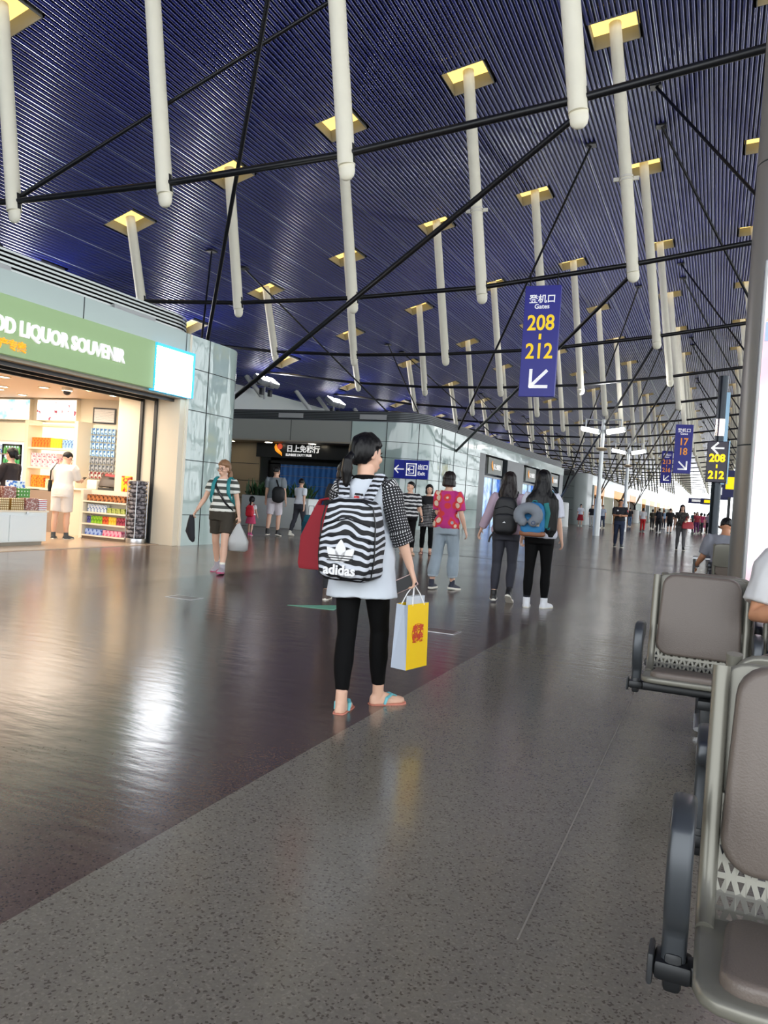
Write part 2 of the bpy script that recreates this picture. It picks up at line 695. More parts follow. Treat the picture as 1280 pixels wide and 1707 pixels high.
for ci in range(1, 8):
    proto = None
    wx, bx_ = WELL_X[ci], CHX[ci]
    dz = roof_z(wx) + .2 - CHZ[ci]
    d = V((wx - bx_, -.14, dz))            # from the tie joint up to the roof
    u = d.normalized()
    for ri in range(NROW):
        lab = 'white hanging roof strut of the %s truss row, %s' % (ORD[ri], SIDE[ci])
        if proto is None:
            s = empty('roof_strut', lab, 'roof strut', (bx_, ROW_Y[ri], CHZ[ci]), 0, 'white struts hanging from the ceiling')
            b = B().limb([u * -.22, d], [.165, .165], n=20)
            b.build('tube', M_strut, s, smooth=40)
            side = V((0, 1, 0)).cross(u).normalized()
            b = B()
            b.limb([u * -.1, u * -.34, u * -.42, u * -.47, u * -.49], [(.16, .10), (.16, .10), (.135, .085), (.085, .055), (.03, .02)], ref=side, n=16)
            b.build('end_tongue', M_strut, s, smooth=60)
            for sg in (-1, 1):
                b = B().limb([side * sg * .155 + u * -.2, side * sg * .155 + u * .16], [(.014, .05)] * 2, ref=side, n=10)
                b.build('slot', M_slot, s, smooth=40, label='dark slot where the tie passes through')
            proto = s
        else:
            s = copy_tree(proto)
            s.location = (bx_, ROW_Y[ri], CHZ[ci])
            s['label'] = lab
        if ri == 1 and ci in (4, 5):
            c = d * .36
            b = B().limb([c - u * .03, c + u * .03], .185, n=20)
            b.limb([c - u * .11, c - u * .06], .185, n=20)
            sd = V((1, 0, 0))
            b.box(c - u * .04 + sd * .26, (.14, .05, .1))
            b.box(c - u * .04 - sd * .26, (.14, .05, .1))
            b.build('clamp_ring', M_white, s, smooth=40)

# lower tie of each truss
tie_pts = [V((x, 0, z)) for x, z in zip(CHX, CHZ)]
tie_pts[0] = V((-26.4, 0, 8.35))
b = B()
for a, c in zip(tie_pts[:-1], tie_pts[1:]):
    b.limb([a, c], .07, n=10)
me0 = None
for ri in range(NROW):
    lab = 'black horizontal tie rod across the %s truss row from the camera' % ORD[ri]
    if me0 is None:
        o = b.build('tie_rod', M_black, smooth=40)
        me0 = o.data
    else:
        o = bpy.data.objects.new('tie_rod', me0)
        COL.objects.link(o)
    o.location = (0, ROW_Y[ri], 0)
    tag(o, lab, 'tie rod', 'horizontal ties under the ceiling')

# raking stays fanning out from the piers
def stay(p, q, lab, r=.045):
    p, q = V(p), V(q)
    s = empty('raking_stay', lab, 'stay rod', p, 0, 'raking stays holding the roof')
    d = q - p
    B().limb([V((0, 0, 0)), d], r, n=10).build('rod', M_black, s, smooth=40)
    b = B().limb([d * .0, d * .12], r * 1.35, n=10)
    b.build('turnbuckle', M_black, s, smooth=40)
    if q.z > 10:
        b = B().box(d, (.34, .34, .08))
        b.build('anchor_plate', M_black, s, smooth=0, bevel=.01)
    return s


PIER = [(-13.1, 17.2, 2.62), (-12.2, 35.2, 2.9), (-10.2, 55.6, 2.05), (-10.2, 73.4, 2.3), (-10.2, 91.4, 2.3), (-10.2, 109.4, 2.3)]
for k, p in enumerate(PIER):
    y0 = 17.4 + 18 * k
    w = ORD[k]
    stay(p, (-5.35, 9.25, 13.95) if k == 0 else (-4.9, y0 - 7.6, 13.98), 'black raking stay leaning back from the %s left pier to the ceiling' % w)
    stay(p, (-2.6, 12.9 + 9 * k, 7.6), 'black raking stay from the %s left pier to a strut foot' % w, .055)
    stay(p, (-19.04, y0 + 8.2, 10.5), 'thin black raking stay leaning outward ahead of the %s left pier' % w, .035)
    stay(p, (-19.04, y0 - 7.5, 10.5), 'thin black raking stay leaning outward behind the %s left pier' % w, .035)
    stay((4.6, y0, 2.7), (-2.6, y0 - 7.7, 14.3), 'black raking stay leaning back from the %s right pier to the ceiling' % w, .045)
    stay((4.6, y0, 2.7), (-2.6, y0 + 7.7, 14.3), 'black raking stay leaning ahead from the %s right pier to the ceiling' % w, .045)
stay((-15.0, 12.98, 7.5), (1.2, 13.52, 14.2), 'black brace rod rising from the left end of the nearest tie to the ceiling', .04)
M_pier = pm('pier_white', (222, 226, 224), .5)
for k, p in enumerate(PIER):
    if k < 2:
        continue
    s = empty('stay_pier', 'white round pier with a fan of black stays, %s from the camera' % ORD[k - 2], 'pier', (p[0], p[1], 0), 0, 'white stay piers')
    b = B().lathe([(.62, 0), (.6, .1), (.56, 1.5), (.55, 1.66), (.5, 1.7)], n=28)
    b.build('shaft', M_pier, s, smooth=40)
    B().cyl((0, 0, 1.7), (0, 0, p[2] + .05), .16, .1).build('cap_node', M_black, s)
for k in range(1, 6):
    s = empty('stay_pier', 'white round pier on the right side of the hall, %s from the camera' % ORD[k], 'pier', (4.6, 17.4 + 18 * k, 0), 0, 'right stay piers')
    B().lathe([(.62, 0), (.6, .1), (.56, 1.5), (.55, 1.96), (.5, 2.0)], n=28).build('shaft', M_pier, s, smooth=40)
    B().cyl((0, 0, 2.0), (0, 0, 2.75), .16, .1).build('cap_node', M_black, s)

# floodlights on the left parapet
M_flood = pm('floodlight_lens', (255, 255, 255), .3, emit=(255, 250, 255), es=9)
M_lgrey = pm('light_grey_metal', (170, 172, 172), .45, .3)
for k in range(9):
    y = 21.5 + 9 * k
    f = empty('floodlight', 'pair of lit floodlights on the white left parapet, %s from the camera' % ORD[k], 'floodlight', (-25.0, y, 6.65), 0, 'floodlights aimed at the ceiling')
    b = B().cyl((0, 0, -.1), (0, 0, .75), .05)
    b.box((0, 0, .7), (.1, 1.9, .1))
    b.build('bracket', M_lgrey, f)
    rot = Matrix.Rotation(radians(35), 3, 'Y')
    for sg in (-1, 1):
        h = B().box((.1, sg * .55, .95), (.75, .85, .3), rot).build('lamp_housing', M_lgrey, f, bevel=.05)
        n = rot @ V((0, 0, 1))
        B().box(V((.1, sg * .55, .95)) + n * .165, (.62, .72, .03), rot).build('lens', M_flood, h, smooth=0)
        B().bx(.0, .2, sg * .45 - .12, sg * .45 + .12, .1, .5).build('ballast_box', M_dgrey, f, bevel=.02)
M_par = pm('stay_tube_white', (210, 212, 205), .5)
for k in range(26):
    y = 22 + 4.5 * k + (1.4 if k % 2 else 0)
    o = B().cyl((-25.3, y, 6.6), (-26.1, y - .9, 7.9), .14).build('parapet_tube', M_par)
    tag(o, 'white sloping tube on the left parapet, %s from the camera' % ORD[k], 'tube', 'white tubes along the parapet')
# ------------------------------------------------------------------ souvenir shop building on the left
M_panelg = pm('glazed_panel', (176, 196, 190), .05, spec=.9, bump=(1.5, .5, (1, 1, .55)))
M_band = pm('metal_band', (168, 182, 178), .3, .3)
M_gap = pm('panel_gap', (40, 46, 46), .7)
M_signg = pm('sign_green', (150, 178, 130), .5, emit=(150, 182, 128), es=.25)
M_cream = pm('cream_wall', (232, 220, 196), .5)
M_creamd = pm('shutter_guide', (150, 142, 128), .5, .4)
M_warm = pm('warm_white', (245, 236, 215), .5)
FX = -9.8
R1, C1 = 1.0, (-10.8, 14.0)


def arc(c, r, a0, a1, n=10):
    return [(c[0] + r * cos(radians(a0 + (a1 - a0) * i / n)), c[1] + r * sin(radians(a0 + (a1 - a0) * i / n))) for i in range(n + 1)]


corner = [(FX, 12.7)] + arc(C1, R1, 0, 90) + [(-26, 15.0)]
b = B().strip(corner, 0, 4.2)
b.build('wall_shop_corner', M_panelg, kind='structure', smooth=40)
b = B()
for z in (.62, 1.72, 2.72, 3.55):
    b.strip([(x + (.004 if i < 12 else 0), y + (.004 if i > 6 else 0)) for i, (x, y) in enumerate(corner)], z - .008, z + .008)
for x, y in ((FX + .004, 13.32), (-10.09, 14.72)):
    b.bx(x - .006, x + .006, y - .008, y + .008, 0, 4.2)
b.build('trim_5', M_gap, kind='structure', smooth=0)
# band above the sign and the roof of the shop block
b = B().strip([(FX, -6), (FX, 12.7)], 3.84, 4.2)
b.strip([(FX, -6), (FX, 12.7)], 2.95, 3.84)
b.build('wall_shop_front', M_band, kind='structure', smooth=0)
b = B()
for y in (4.6, 7.2, 9.85, 12.55):
    b.bx(FX, FX + .005, y - .008, y + .008, 3.84, 4.2)
b.build('trim_6', M_gap, kind='structure', smooth=0)
top = [(FX, -6), (FX, 14.0)] + arc(C1, R1, 0, 90) + [(-26, 15.0)]
b = B()
b.add([(x, y, 4.2) for x, y in top] + [(-26, -6, 4.2)], [tuple(range(len(top) + 1))])
b.build('ceiling_shop_roof', M_band, kind='structure', smooth=0)
# louvres on the roof edge
lp = [(-10.1, -6), (-10.1, 12.6)] + arc((-11.0, 12.6), .9, 0, 80, 8)
b = B()
for k in range(6):
    z = 4.225 + k * .068
    b.strip(lp, z, z + .034)
    q = [(x - .05, y) for x, y in lp]
    n = len(lp)
    b.add([(x, y, z + .034) for x, y in lp] + [(x, y, z + .045) for x, y in q], [(i, i + 1, n + i + 1, n + i) for i in range(n - 1)])
o = b.build('roof_louvre', pm('louvre_metal', (200, 206, 202), .35, .5), smooth=0)
tag(o, 'horizontal metal louvre band on the souvenir shop roof edge', 'louvre')
b = B().strip([(x - .08, y) for x, y in lp], 4.2, 4.6)
b.build('trim_7', M_black, kind='structure', smooth=0)
for y in (8.05, 11.35):
    o = B().bx(-10.1, -10.04, y - .55, y + .55, 4.24, 4.34).build('vent_grille', M_lgrey, smooth=0)
    tag(o, 'slim vent grille below the shop roof louvres, %s' % ('nearer one' if y < 9 else 'farther one'), 'vent')

# sign box
s = empty('shop_sign', 'long green shop sign with white letters over the souvenir shop', 'sign', (FX, 4.0, 2.96))
B().bx(.0, .1, -9.5, 7.53, 0, .86).build('sign_box', M_signg, s, smooth=0)
text('lettering', 'FOOD LIQUOR SOUVENIR', .315, M_wtext, s, (.115, 6.72, .315), (0, 1, 0), (0, 0, 1), 'RIGHT', .04, .010, .81)
text('chinese_lettering', '食品酒水特产专卖', .16, pm('orange_lettering', (255, 170, 40), .5, emit=(255, 150, 20), es=.8), s, (.115, 4.64, .09), (0, 1, 0), (0, 0, 1), 'RIGHT', .02, .004)
for ch in list(s.children):
    if ch.name.startswith('lettering'):
        ch['label'] = 'white raised capital letters'
s = empty('light_box', 'bright white light panel with blue edge at the end of the green sign', 'light box', (FX, 12.1, 2.93))
B().bx(.0, .14, -.56, .58, 0, .88).build('box_frame', pm('cyan_edge', (70, 190, 235), .4, emit=(60, 190, 240), es=.7), s, smooth=0)
B().bx(.12, .146, -.56, .50, 0, .82).build('light_panel', pm('bright_panel', (255, 255, 255), .4, emit=(250, 252, 255), es=9), s, smooth=0)
# soffit below the sign with shutter track
b = B().bx(-10.95, FX, -6, 12.7, 2.9, 2.95)
b.build('ceiling_shop_soffit', M_creamd, kind='structure', smooth=0)
b = B()
for x in (-10.0, -10.4, -10.8):
    b.bx(x - .03, x + .03, -6, 12.5, 2.84, 2.9)
b.build('trim_8', M_dgrey, kind='structure', smooth=0)
# end reveal with shutter guides
b = B().bx(-10.36, FX - .02, 12.5, 12.7, 0, 2.93)
b.bx(-11.4, -10.42, 12.55, 12.7, 0, 2.93)
b.build('wall_shop_reveal', M_cream, kind='structure', smooth=0, bevel=.004)
b = B().bx(-10.43, -10.36, 12.47, 12.56, 0, 2.93)
b.bx(-10.80, -10.74, 12.5, 12.56, 0, 2.93)
b.build('trim_9', M_dgrey, kind='structure', smooth=0)
b = B().bx(FX - .05, FX + .012, 12.66, 12.72, 0, 4.2)
b.build('trim_10', M_warm, kind='structure', smooth=0)

# interior shell
b = B().bx(-17, -10.15, -6, 14.4, 0, .012)
b.build('floor_shop', pm('shop_tiles', (196, 172, 146), .22, var=(2, .08)), kind='structure', smooth=0)
b = B().bx(-17, -10.95, -6, 14.4, 2.95, 3.0)
b.build('ceiling_shop', pm('shop_ceiling', (240, 214, 190), .6), kind='structure', smooth=0)
b = B().strip([(-17, -6), (-17, 13.1), (-12.62, 13.1), (-12.05, 13.33), (-12.05, 14.3), (-10.9, 14.3), (-10.9, 12.7)], 0, 2.95)
b.build('wall_shop_back', M_cream, kind='structure', smooth=0)

# recessed downlights
M_lens = pm('downlight_lens', (255, 250, 235), .4, emit=(255, 240, 210), es=12)
for k, (x, y) in enumerate(sorted(((-11.92, 10.2), (-11.28, 10.27), (-11.3, 10.95), (-11.44, 11.78), (-11.5, 12.5), (-13.26, 11.33), (-12.27, 11.42), (-14.05, 12.5), (-13.8, 11.7), (-12.6, 9.4)), key=lambda q: q[0] / q[1])):
    d = empty('downlight', 'round downlight in the souvenir shop ceiling, %s of ten counted from the left' % ORD[k], 'downlight', (x, y, 2.95), 0, 'shop ceiling downlights')
    B().lathe([(.11, 0), (.115, -.012), (.085, -.014), (.08, 0)], n=20).build('trim_ring', M_warm, d)
    B().cyl((0, 0, -.004), (0, 0, -.009), .078, n=20).build('lens', M_lens, d, smooth=0)
d = empty('dome_camera', 'white dome security camera under the shop ceiling', 'security camera', (-11.75, 11.5, 2.95))
B().lathe([(.1, 0), (.1, -.05), (.09, -.07)], n=20).build('housing', M_white, d)
B().ell((0, 0, -.07), .075, nu=16, nv=10).build('dome', pm('dome_glass', (30, 30, 34), .1), d)

# light boxes above the shelving
for k, (x0, x1, lab) in enumerate(((-15.4, -14.36, 'bright poster light box with a pale blue mountain strip'), (-14.11, -12.98, 'bright white poster light box with dark pink floral marks'))):
    l = empty('poster_box', lab, 'light box', ((x0 + x1) / 2, 13.05, 2.46))
    w = x1 - x0
    B().bx(-w / 2 - .02, w / 2 + .02, -.06, .05, -.02, .46).build('frame', M_cream, l, smooth=0)
    if k == 0:
        m = pattern('mountain_poster', 'noise', (120, 200, 225), (255, 255, 255), 3.0, thr=.45, soft=.12, es=.9)
    else:
        m = pattern('floral_poster', 'noise', (150, 60, 80), (255, 255, 255), 7.0, thr=.38, soft=.04, es=.9)
    B().bx(-w / 2, w / 2, -.072, -.055, 0, .44).build('poster', m, l, smooth=0)

# back wall shelf unit
M_shelf = pm('shelf_cream', (244, 232, 206), .45)
M_backlit = pm('backlit_panel', (255, 250, 235), .5, emit=(255, 238, 205), es=.9)
s = empty('wall_shelf', 'tall cream wall shelf with backlit bays of boxed gifts', 'shelf', (-13.3, 13.05, 0))
B().bx(-.7, .66, -.03, .03, .0, 2.4).build('back_panel', M_backlit, s, smooth=0)
for x in (-.76, .66):
    B().bx(x, x + .1, -.42, .03, 0, 2.42).build('side_panel', M_shelf, s, smooth=0)
for z in (.92, 1.37, 1.79, 2.3):
    B().bx(-.68, .66, -.40, .0, z, z + .04).build('shelf_board', M_shelf, s, smooth=0)
B().bx(-.68, .66, -.40, .0, 0, .9).build('base_cabinet', pm('base_brown', (150, 132, 118), .5), s, smooth=0)
M_box = {}


def boxes(kind, cat, label, group, mat, x0, x1, n, y, z, w, d, h, gap=.9, mats=None, parts=True):
    """a row of identical packs standing on a shelf"""
    pr = None
    st = (x1 - x0) / n
    for i in range(n):
        loc = (x0 + st * (i + .5), y, z)
        if pr is None:
            bb = B().bx(-w / 2, w / 2, -d / 2, d / 2, 0, h)
            pr = bb.build(kind, mat, smooth=0, bevel=min(w, h) * .06)
            o = pr
        else:
            o = pr.copy()
            COL.objects.link(o)
        o.location = loc
        tag(o, label, cat, group)


pk = lambda n, a, c, sc=30, thr=.45: pattern('pack_' + n, 'noise', a, c, sc, .45, thr, soft=.04)
boxes('gift_box', 'box', 'tall orange gift box on the top wall shelf', 'orange gift boxes', pk('orange', (205, 70, 30), (240, 140, 50)), -13.95, -13.4, 6, 12.83, 1.83, .085, .2, .22)
boxes('gift_box', 'box', 'tall yellow gift box on the top wall shelf', 'yellow gift boxes', pk('yellow', (245, 205, 20), (255, 230, 60)), -13.4, -13.08, 4, 12.83, 1.83, .075, .2, .21)
boxes('gift_box', 'box', 'upright blue gift box on the top wall shelf', 'blue gift boxes', pk('blue', (40, 90, 180), (160, 200, 235)), -13.06, -12.7, 4, 12.83, 1.83, .085, .2, .19)
boxes('candy_bag', 'bag', 'flowered pink and white candy bag on the middle wall shelf', 'candy bags', pk('pinkflower', (150, 40, 90), (235, 205, 215), 22, .42), -13.95, -13.2, 5, 12.83, 1.41, .14, .2, .3)
boxes('gift_box', 'box', 'salmon pink box lying on the middle wall shelf', 'salmon boxes', pk('salmon', (225, 110, 90), (250, 190, 170)), -13.1, -12.68, 3, 12.83, 1.41, .13, .2, .14)
boxes('gift_box', 'box', 'red and gold gift box on the lowest wall shelf', 'red gold boxes', pk('redgold', (190, 30, 30), (235, 150, 40)), -13.93, -13.55, 2, 12.83, .96, .17, .2, .27)
boxes('gift_box', 'box', 'cream and gold snack pack on the lowest wall shelf', 'cream gold packs', pk('creamgold', (215, 170, 90), (250, 230, 190)), -13.5, -12.7, 6, 12.83, .96, .11, .2, .2)

# glass-door cooler left of the shelf
c = empty('drinks_cooler', 'white drinks cooler with black door frame left of the wall shelf', 'cooler', (-14.75, 13.0, 0))
B().bx(-.75, .62, -.3, .05, 0, 2.35).bx(-.8, .66, -.34, -.28, 1.95, 2.35).build('body', M_warm, c, smooth=0)
B().bx(-.7, .6, -.33, -.30, .5, 1.9).build('lit_interior', pm('cooler_glow', (225, 240, 255), .4, emit=(225, 240, 255), es=.8), c, smooth=0)
b = B()
for x in (.03, .56):
    b.bx(x, x + .035, -.37, -.33, .5, 1.86)
b.bx(.03, .595, -.37, -.33, 1.83, 1.87)
b.build('door_frame', M_black, c, smooth=0)
for z in (.9, 1.15, 1.4, 1.65):
    B().bx(-.7, .6, -.42, -.32, z - .02, z).build('shelf_board', M_chrome, c, smooth=0)
for k, (z, nm, col) in enumerate(((1.65, 'green', (70, 150, 70)), (1.4, 'green', (60, 160, 90)), (1.15, 'violet grey', (90, 95, 140)), (.9, 'clear', (190, 205, 220)))):
    pr = None
    for i in range(6):
        if pr is None:
            pr = B().lathe([(.03, 0), (.032, .01), (.032, .12), (.014, .16), (.014, .18)], n=10).build('drink_bottle', pm('bottle_%d' % k, col, .2))
            o = pr
        else:
            o = pr.copy()
            COL.objects.link(o)
        o.location = (-14.62 + .085 * i, 12.625, z)
        tag(o, 'small %s bottle on the %s cooler shelf from the top' % (nm, ORD[k]), 'bottle', 'bottles on cooler shelf %s' % ORD[k])
boxes('milk_carton', 'carton', 'blue and white carton stacked left of the cooler door', 'blue cartons', pk('bluewhite', (50, 120, 215), (235, 245, 255), 18), -15.4, -14.75, 6, 12.62, 1.65, .1, .1, .2)
boxes('milk_carton', 'carton', 'pale blue carton on the lower cooler shelf', 'pale cartons', pk('paleblue', (120, 170, 230), (240, 245, 255), 18), -15.4, -14.75, 6, 12.62, 1.15, .1, .1, .22)

# angled wall with certificate and hanging goods
cert = empty('framed_certificate', 'black framed certificate on the angled cream wall', 'picture frame', (-12.36, 13.19, 2.44))
ux = V((.93, .37, 0)).normalized()
nn = V((ux.y, -ux.x, 0))
RW = Matrix(((ux.x, -nn.x, 0), (ux.y, -nn.y, 0), (0, 0, 1)))
B().box((0, 0, .16), (.5, .03, .34), RW).build('frame', M_black, cert, smooth=0)
B().box(nn * .012 + V((0, 0, .16)), (.44, .02, .28), RW).build('paper', pattern('certificate_paper', 'stripe', (205, 205, 205), (246, 244, 240), 9, thr=.12, dist=3), cert, smooth=0)
pb = empty('goods_panel', 'white slatted panel of hanging goods under the certificate', 'display panel', (-12.34, 13.16, .95))
B().box((0, 0, .72), (.62, .03, 1.44), RW).build('panel', M_warm, pb, smooth=0)
for k in range(9):
    B().box(nn * .03 + V((0, 0, .05 + .16 * k)), (.62, .03, .012), RW).build('hook_rail', M_chrome, pb, smooth=0)
goods = [('blue blister pack', pk('bl1', (30, 110, 190), (190, 225, 245), 26), 4), ('grey gadget pack', pk('bl2', (70, 80, 95), (170, 175, 180), 26), 2),
         ('dark red round pack', pk('bl3', (140, 35, 40), (235, 225, 215), 20, .5), 1), ('brown snack pouch', pk('bl4', (110, 80, 60), (200, 170, 120), 26), 1)]
zr = 1.3
row = 0
for nm, mat, rows in goods:
    for r in range(rows):
        pr = None
        for i in range(7):
            p = ux * ((i - 3) * .085) + nn * .05 + V((-12.34, 13.16, .95 + zr))
            if pr is None:
                pr = B().box((0, 0, 0), (.072, .03, .135), RW).build('hanging_pack', mat, smooth=0, bevel=.006)
                o = pr
            else:
                o = pr.copy()
                COL.objects.link(o)
            o.location = p
            tag(o, '%s hanging in the %s row of the goods panel' % (nm, ORD[row]), 'pack', 'hanging packs row %s' % ORD[row])
        zr -= .158
        row += 1

# cash counter with till
c = empty('cash_counter', 'cream cash counter beside the snack shelves', 'counter', (-11.6, 12.75, 0))
B().bx(-.9, .9, -.25, .3, .0, .96).build('body', pm('counter_cream', (226, 214, 194), .5), c, smooth=0, bevel=.01)
B().bx(-.95, .95, -.32, .34, .96, 1.0).build('worktop', M_warm, c, smooth=0, bevel=.01)
t = empty('cash_register', 'dark brown till screen leaning back on the cash counter', 'cash register', (-11.62, 12.68, 1.0))
rt = Matrix.Rotation(radians(-25), 3, 'X') @ Matrix.Rotation(radians(8), 3, 'Z')
B().bx(-.2, .2, -.15, .15, 0, .05).build('base', M_dgrey, t, bevel=.01)
B().box((0, 0, .2), (.46, .05, .3), rt).build('screen', pm('till_brown', (72, 60, 52), .3), t, bevel=.012)
B().box((0.02, -.05, .31), (.22, .01, .05), rt).build('red_label', M_red, t, smooth=0)
B().cyl((0, .02, .03), (0, .02, .2), .04).build('stand', M_dgrey, t)
o = B().bx(-.14, .14, -.1, .1, 0, .2).build('receipt_printer', M_warm, bevel=.03)
o.location = (-12.02, 12.66, 1.0)
tag(o, 'white receipt printer left of the till screen', 'printer')
o = B().bx(-.12, .12, -.12, .12, 0, .32).build('snack_box', pk('redyellow', (200, 40, 30), (250, 200, 40), 14), bevel=.01)
o.location = (-11.06, 12.62, 1.0)
tag(o, 'red and yellow snack box right of the till', 'box')

# snack shelf unit facing the aisle
s = empty('snack_shelf', 'low white snack shelf with four tiers of colourful packs', 'shelf', (-11.2, 12.3, 0))
B().bx(-.55, .55, .0, .18, .08, 1.0).build('back_panel', M_warm, s, smooth=0)
B().bx(-.62, -.55, -.22, .18, .02, 1.0).build('side_panel', M_warm, s, smooth=0)
for z in (.1, .33, .56, .78):
    B().bx(-.55, .55, -.22, .0, z - .03, z).build('shelf_board', M_warm, s, smooth=0)
B().bx(-.58, .55, -.2, .16, 0, .07).build('plinth', pm('plinth_brown', (120, 104, 88), .5), s, smooth=0)
yk = 12.2
boxes('chocolate_bar', 'snack', 'brown wrapped chocolate bar on the top snack tier', 'chocolate bars', pk('choc', (80, 40, 28), (190, 120, 70), 22), -11.7, -10.72, 9, yk, .78, .095, .15, .13)
boxes('mint_tin', 'tin', 'blue and white mint tin on the second snack tier', 'mint tins', pk('mint', (40, 110, 190), (230, 240, 250), 20), -11.7, -11.2, 6, yk, .56, .07, .1, .15)
boxes('gum_box', 'box', 'olive green gum box on the second snack tier', 'gum boxes', pk('olive', (120, 140, 50), (190, 200, 110), 20), -11.18, -10.72, 4, yk, .56, .1, .12, .1)
boxes('snack_can', 'can', 'lime green snack can on the third snack tier', 'lime cans', pk('lime', (90, 170, 30), (170, 220, 60), 20), -11.6, -11.3, 4, yk, .33, .068, .08, .15)
boxes('snack_can', 'can', 'dark blue snack can on the third snack tier', 'blue cans', pk('dblue', (40, 40, 120), (110, 110, 190), 20), -11.7, -11.6, 2, yk, .33, .045, .08, .14)
boxes('snack_can', 'can', 'red snack can on the third snack tier', 'red cans', pk('redc', (190, 30, 30), (240, 120, 60), 20), -11.3, -11.15, 2, yk, .33, .068, .08, .15)
boxes('snack_can', 'can', 'yellow snack can on the third snack tier', 'yellow cans', pk('yelc', (240, 190, 20), (250, 220, 90), 20), -11.14, -10.95, 3, yk, .33, .06, .08, .15)
boxes('snack_can', 'can', 'maroon snack can on the third snack tier', 'maroon cans', pk('mar', (110, 20, 50), (190, 80, 100), 20), -10.94, -10.72, 3, yk, .33, .068, .08, .15)
boxes('snack_packet', 'snack', 'blue packet on the bottom snack tier', 'blue packets', pk('bluep', (50, 90, 200), (170, 200, 250), 20), -11.7, -11.28, 4, yk, .1, .1, .16, .12)
boxes('snack_packet', 'snack', 'pink packet on the bottom snack tier', 'pink packets', pk('pinkp', (225, 80, 130), (250, 180, 200), 20), -11.24, -10.76, 5, yk, .1, .09, .16, .11)

# tubes of rolled neck pillows
M_tube = pm('clear_acrylic', (235, 240, 240), .05, trans=.95)
M_pil = pattern('grey_camo', 'noise', (52, 50, 56), (150, 146, 150), 14, .8, .5, soft=.06)


def pillow_tower(loc, n, lab, grp):
    t = empty('pillow_tube', lab, 'display stand', loc)
    B().cyl((0, 0, 0), (0, 0, .11), .185, n=28).build('base', M_chrome, t, bevel=.008)
    b = B()
    for a in range(4):
        x, y = .19 * cos(a * pi / 2 + .6), .19 * sin(a * pi / 2 + .6)
        b.cyl((x, y, .1), (x, y, .11 + n * .08), .008, n=8)
    b.torus((0, 0, .11 + n * .08), .19, .008)
    b.build('wire_cage', M_chrome, t)
    pr = None
    for i in range(n):
        if pr is None:
            pr = B().torus((0, 0, 0), .11, .07, n=20, m=10, sq=.62).build('neck_pillow', M_pil, smooth=60, wrinkle=(14, .012))
            o = pr
        else:
            o = pr.copy()
            COL.objects.link(o)
        o.location = (loc[0], loc[1], loc[2] + .155 + .08 * i)
        o.rotation_euler = (0, 0, i * 1.3)
        tag(o, 'grey patterned neck pillow in the %s' % grp, 'pillow', 'pillows in the ' + grp)


pillow_tower((-10.5, 12.22, 0), 14, 'tall tube of grey neck pillows at the shop entrance post', 'tube at the entrance')
o = B().bx(-.2, .2, -.15, .15, 0, 1.35).build('side_cabinet', M_warm, bevel=.01)
o.location = (-11.6, 13.65, 0)
tag(o, 'narrow cream cabinet behind the till carrying dark pillows', 'cabinet')
pillow_tower((-11.6, 13.65, 1.35), 9, 'second tube of dark neck pillows behind the till', 'tube behind the till')

# island display counter in front
c = empty('display_counter', 'white display counter with doors at the front of the shop', 'counter', (-10.85, 9.2, 0), 0)
B().bx(-.5, .03, -1.4, 1.1, .07, .6).build('body', pm('counter_white', (232, 240, 240), .25), c, smooth=0, bevel=.006)
for y in (-.75, -.05, .65):
    d = B().bx(.03, .045, y - .34, y + .34, .09, .53).build('door', pm('counter_white', (232, 240, 240), .25), c, smooth=0, bevel=.004)
    B().cyl((.045, y, .57), (.06, y, .57), .02, n=12).build('lock', M_chrome, d)
B().bx(-.52, .05, -1.42, 1.12, .58, .61).build('top_edge', M_warm, c, smooth=0, bevel=.005)
B().bx(-.44, -.02, -1.35, 1.05, 0, .07).build('plinth', M_creamd, c, smooth=0)
B().bx(-.5, -.2, -1.4, 1.0, .6, .8).build('rear_tier', pm('tier_brown', (90, 60, 52), .4), c, smooth=0)
M_gold = pattern('gold_dots', 'dots', (250, 235, 190), (150, 115, 50), 26, .4, .34, soft=.05)
M_jar = pattern('jar_sweets', 'cells', (215, 200, 190), (150, 90, 80), 30, .3, .4, soft=.1)
M_grn = pattern('green_marks', 'dots', (240, 250, 235), (70, 150, 50), 16, .4, .33, soft=.05)
M_chev = pattern('red_chevron', 'zebra', (190, 50, 60), (235, 240, 245), 9, .4, .25, dist=2, axis='Z', soft=.05)


def put(kind, cat, lab, mat, x, y, z, w, d, h, group=None, bev=.01):
    o = B().bx(-d / 2, d / 2, -w / 2, w / 2, 0, h).build(kind, mat, smooth=0, bevel=bev)
    o.location = (x, y, z)
    return tag(o, lab, cat, group)


put('sweet_box', 'box', 'gold dotted sweet box on the counter front tier, left end', M_gold, -10.92, 9.36, .61, .3, .16, .2)
put('sweet_box', 'box', 'second gold dotted sweet box on the counter front tier', M_gold, -10.92, 9.68, .61, .26, .16, .2)
put('sweet_jar', 'jar', 'clear tub of mixed sweets on the counter front tier', M_jar, -10.92, 9.98, .61, .26, .16, .21)
put('sweet_box', 'box', 'white box with red chevrons at the counter end', M_chev, -10.92, 10.21, .61, .17, .18, .19)
put('sweet_box', 'box', 'gold dotted sweet box on the raised rear tier', M_gold, -11.2, 9.4, .8, .28, .16, .2)
put('sweet_jar', 'jar', 'clear tub of mixed sweets on the raised rear tier', M_jar, -11.2, 9.76, .8, .26, .16, .2)
put('sweet_box', 'box', 'green box with white dots on the raised rear tier', M_grn, -11.2, 10.06, .8, .24, .16, .18)
put('milk_carton', 'carton', 'stacked blue and white cartons behind the green box', pk('bluewhite', (50, 120, 215), (235, 245, 255), 18), -11.42, 10.12, .0, .26, .2, 1.10)
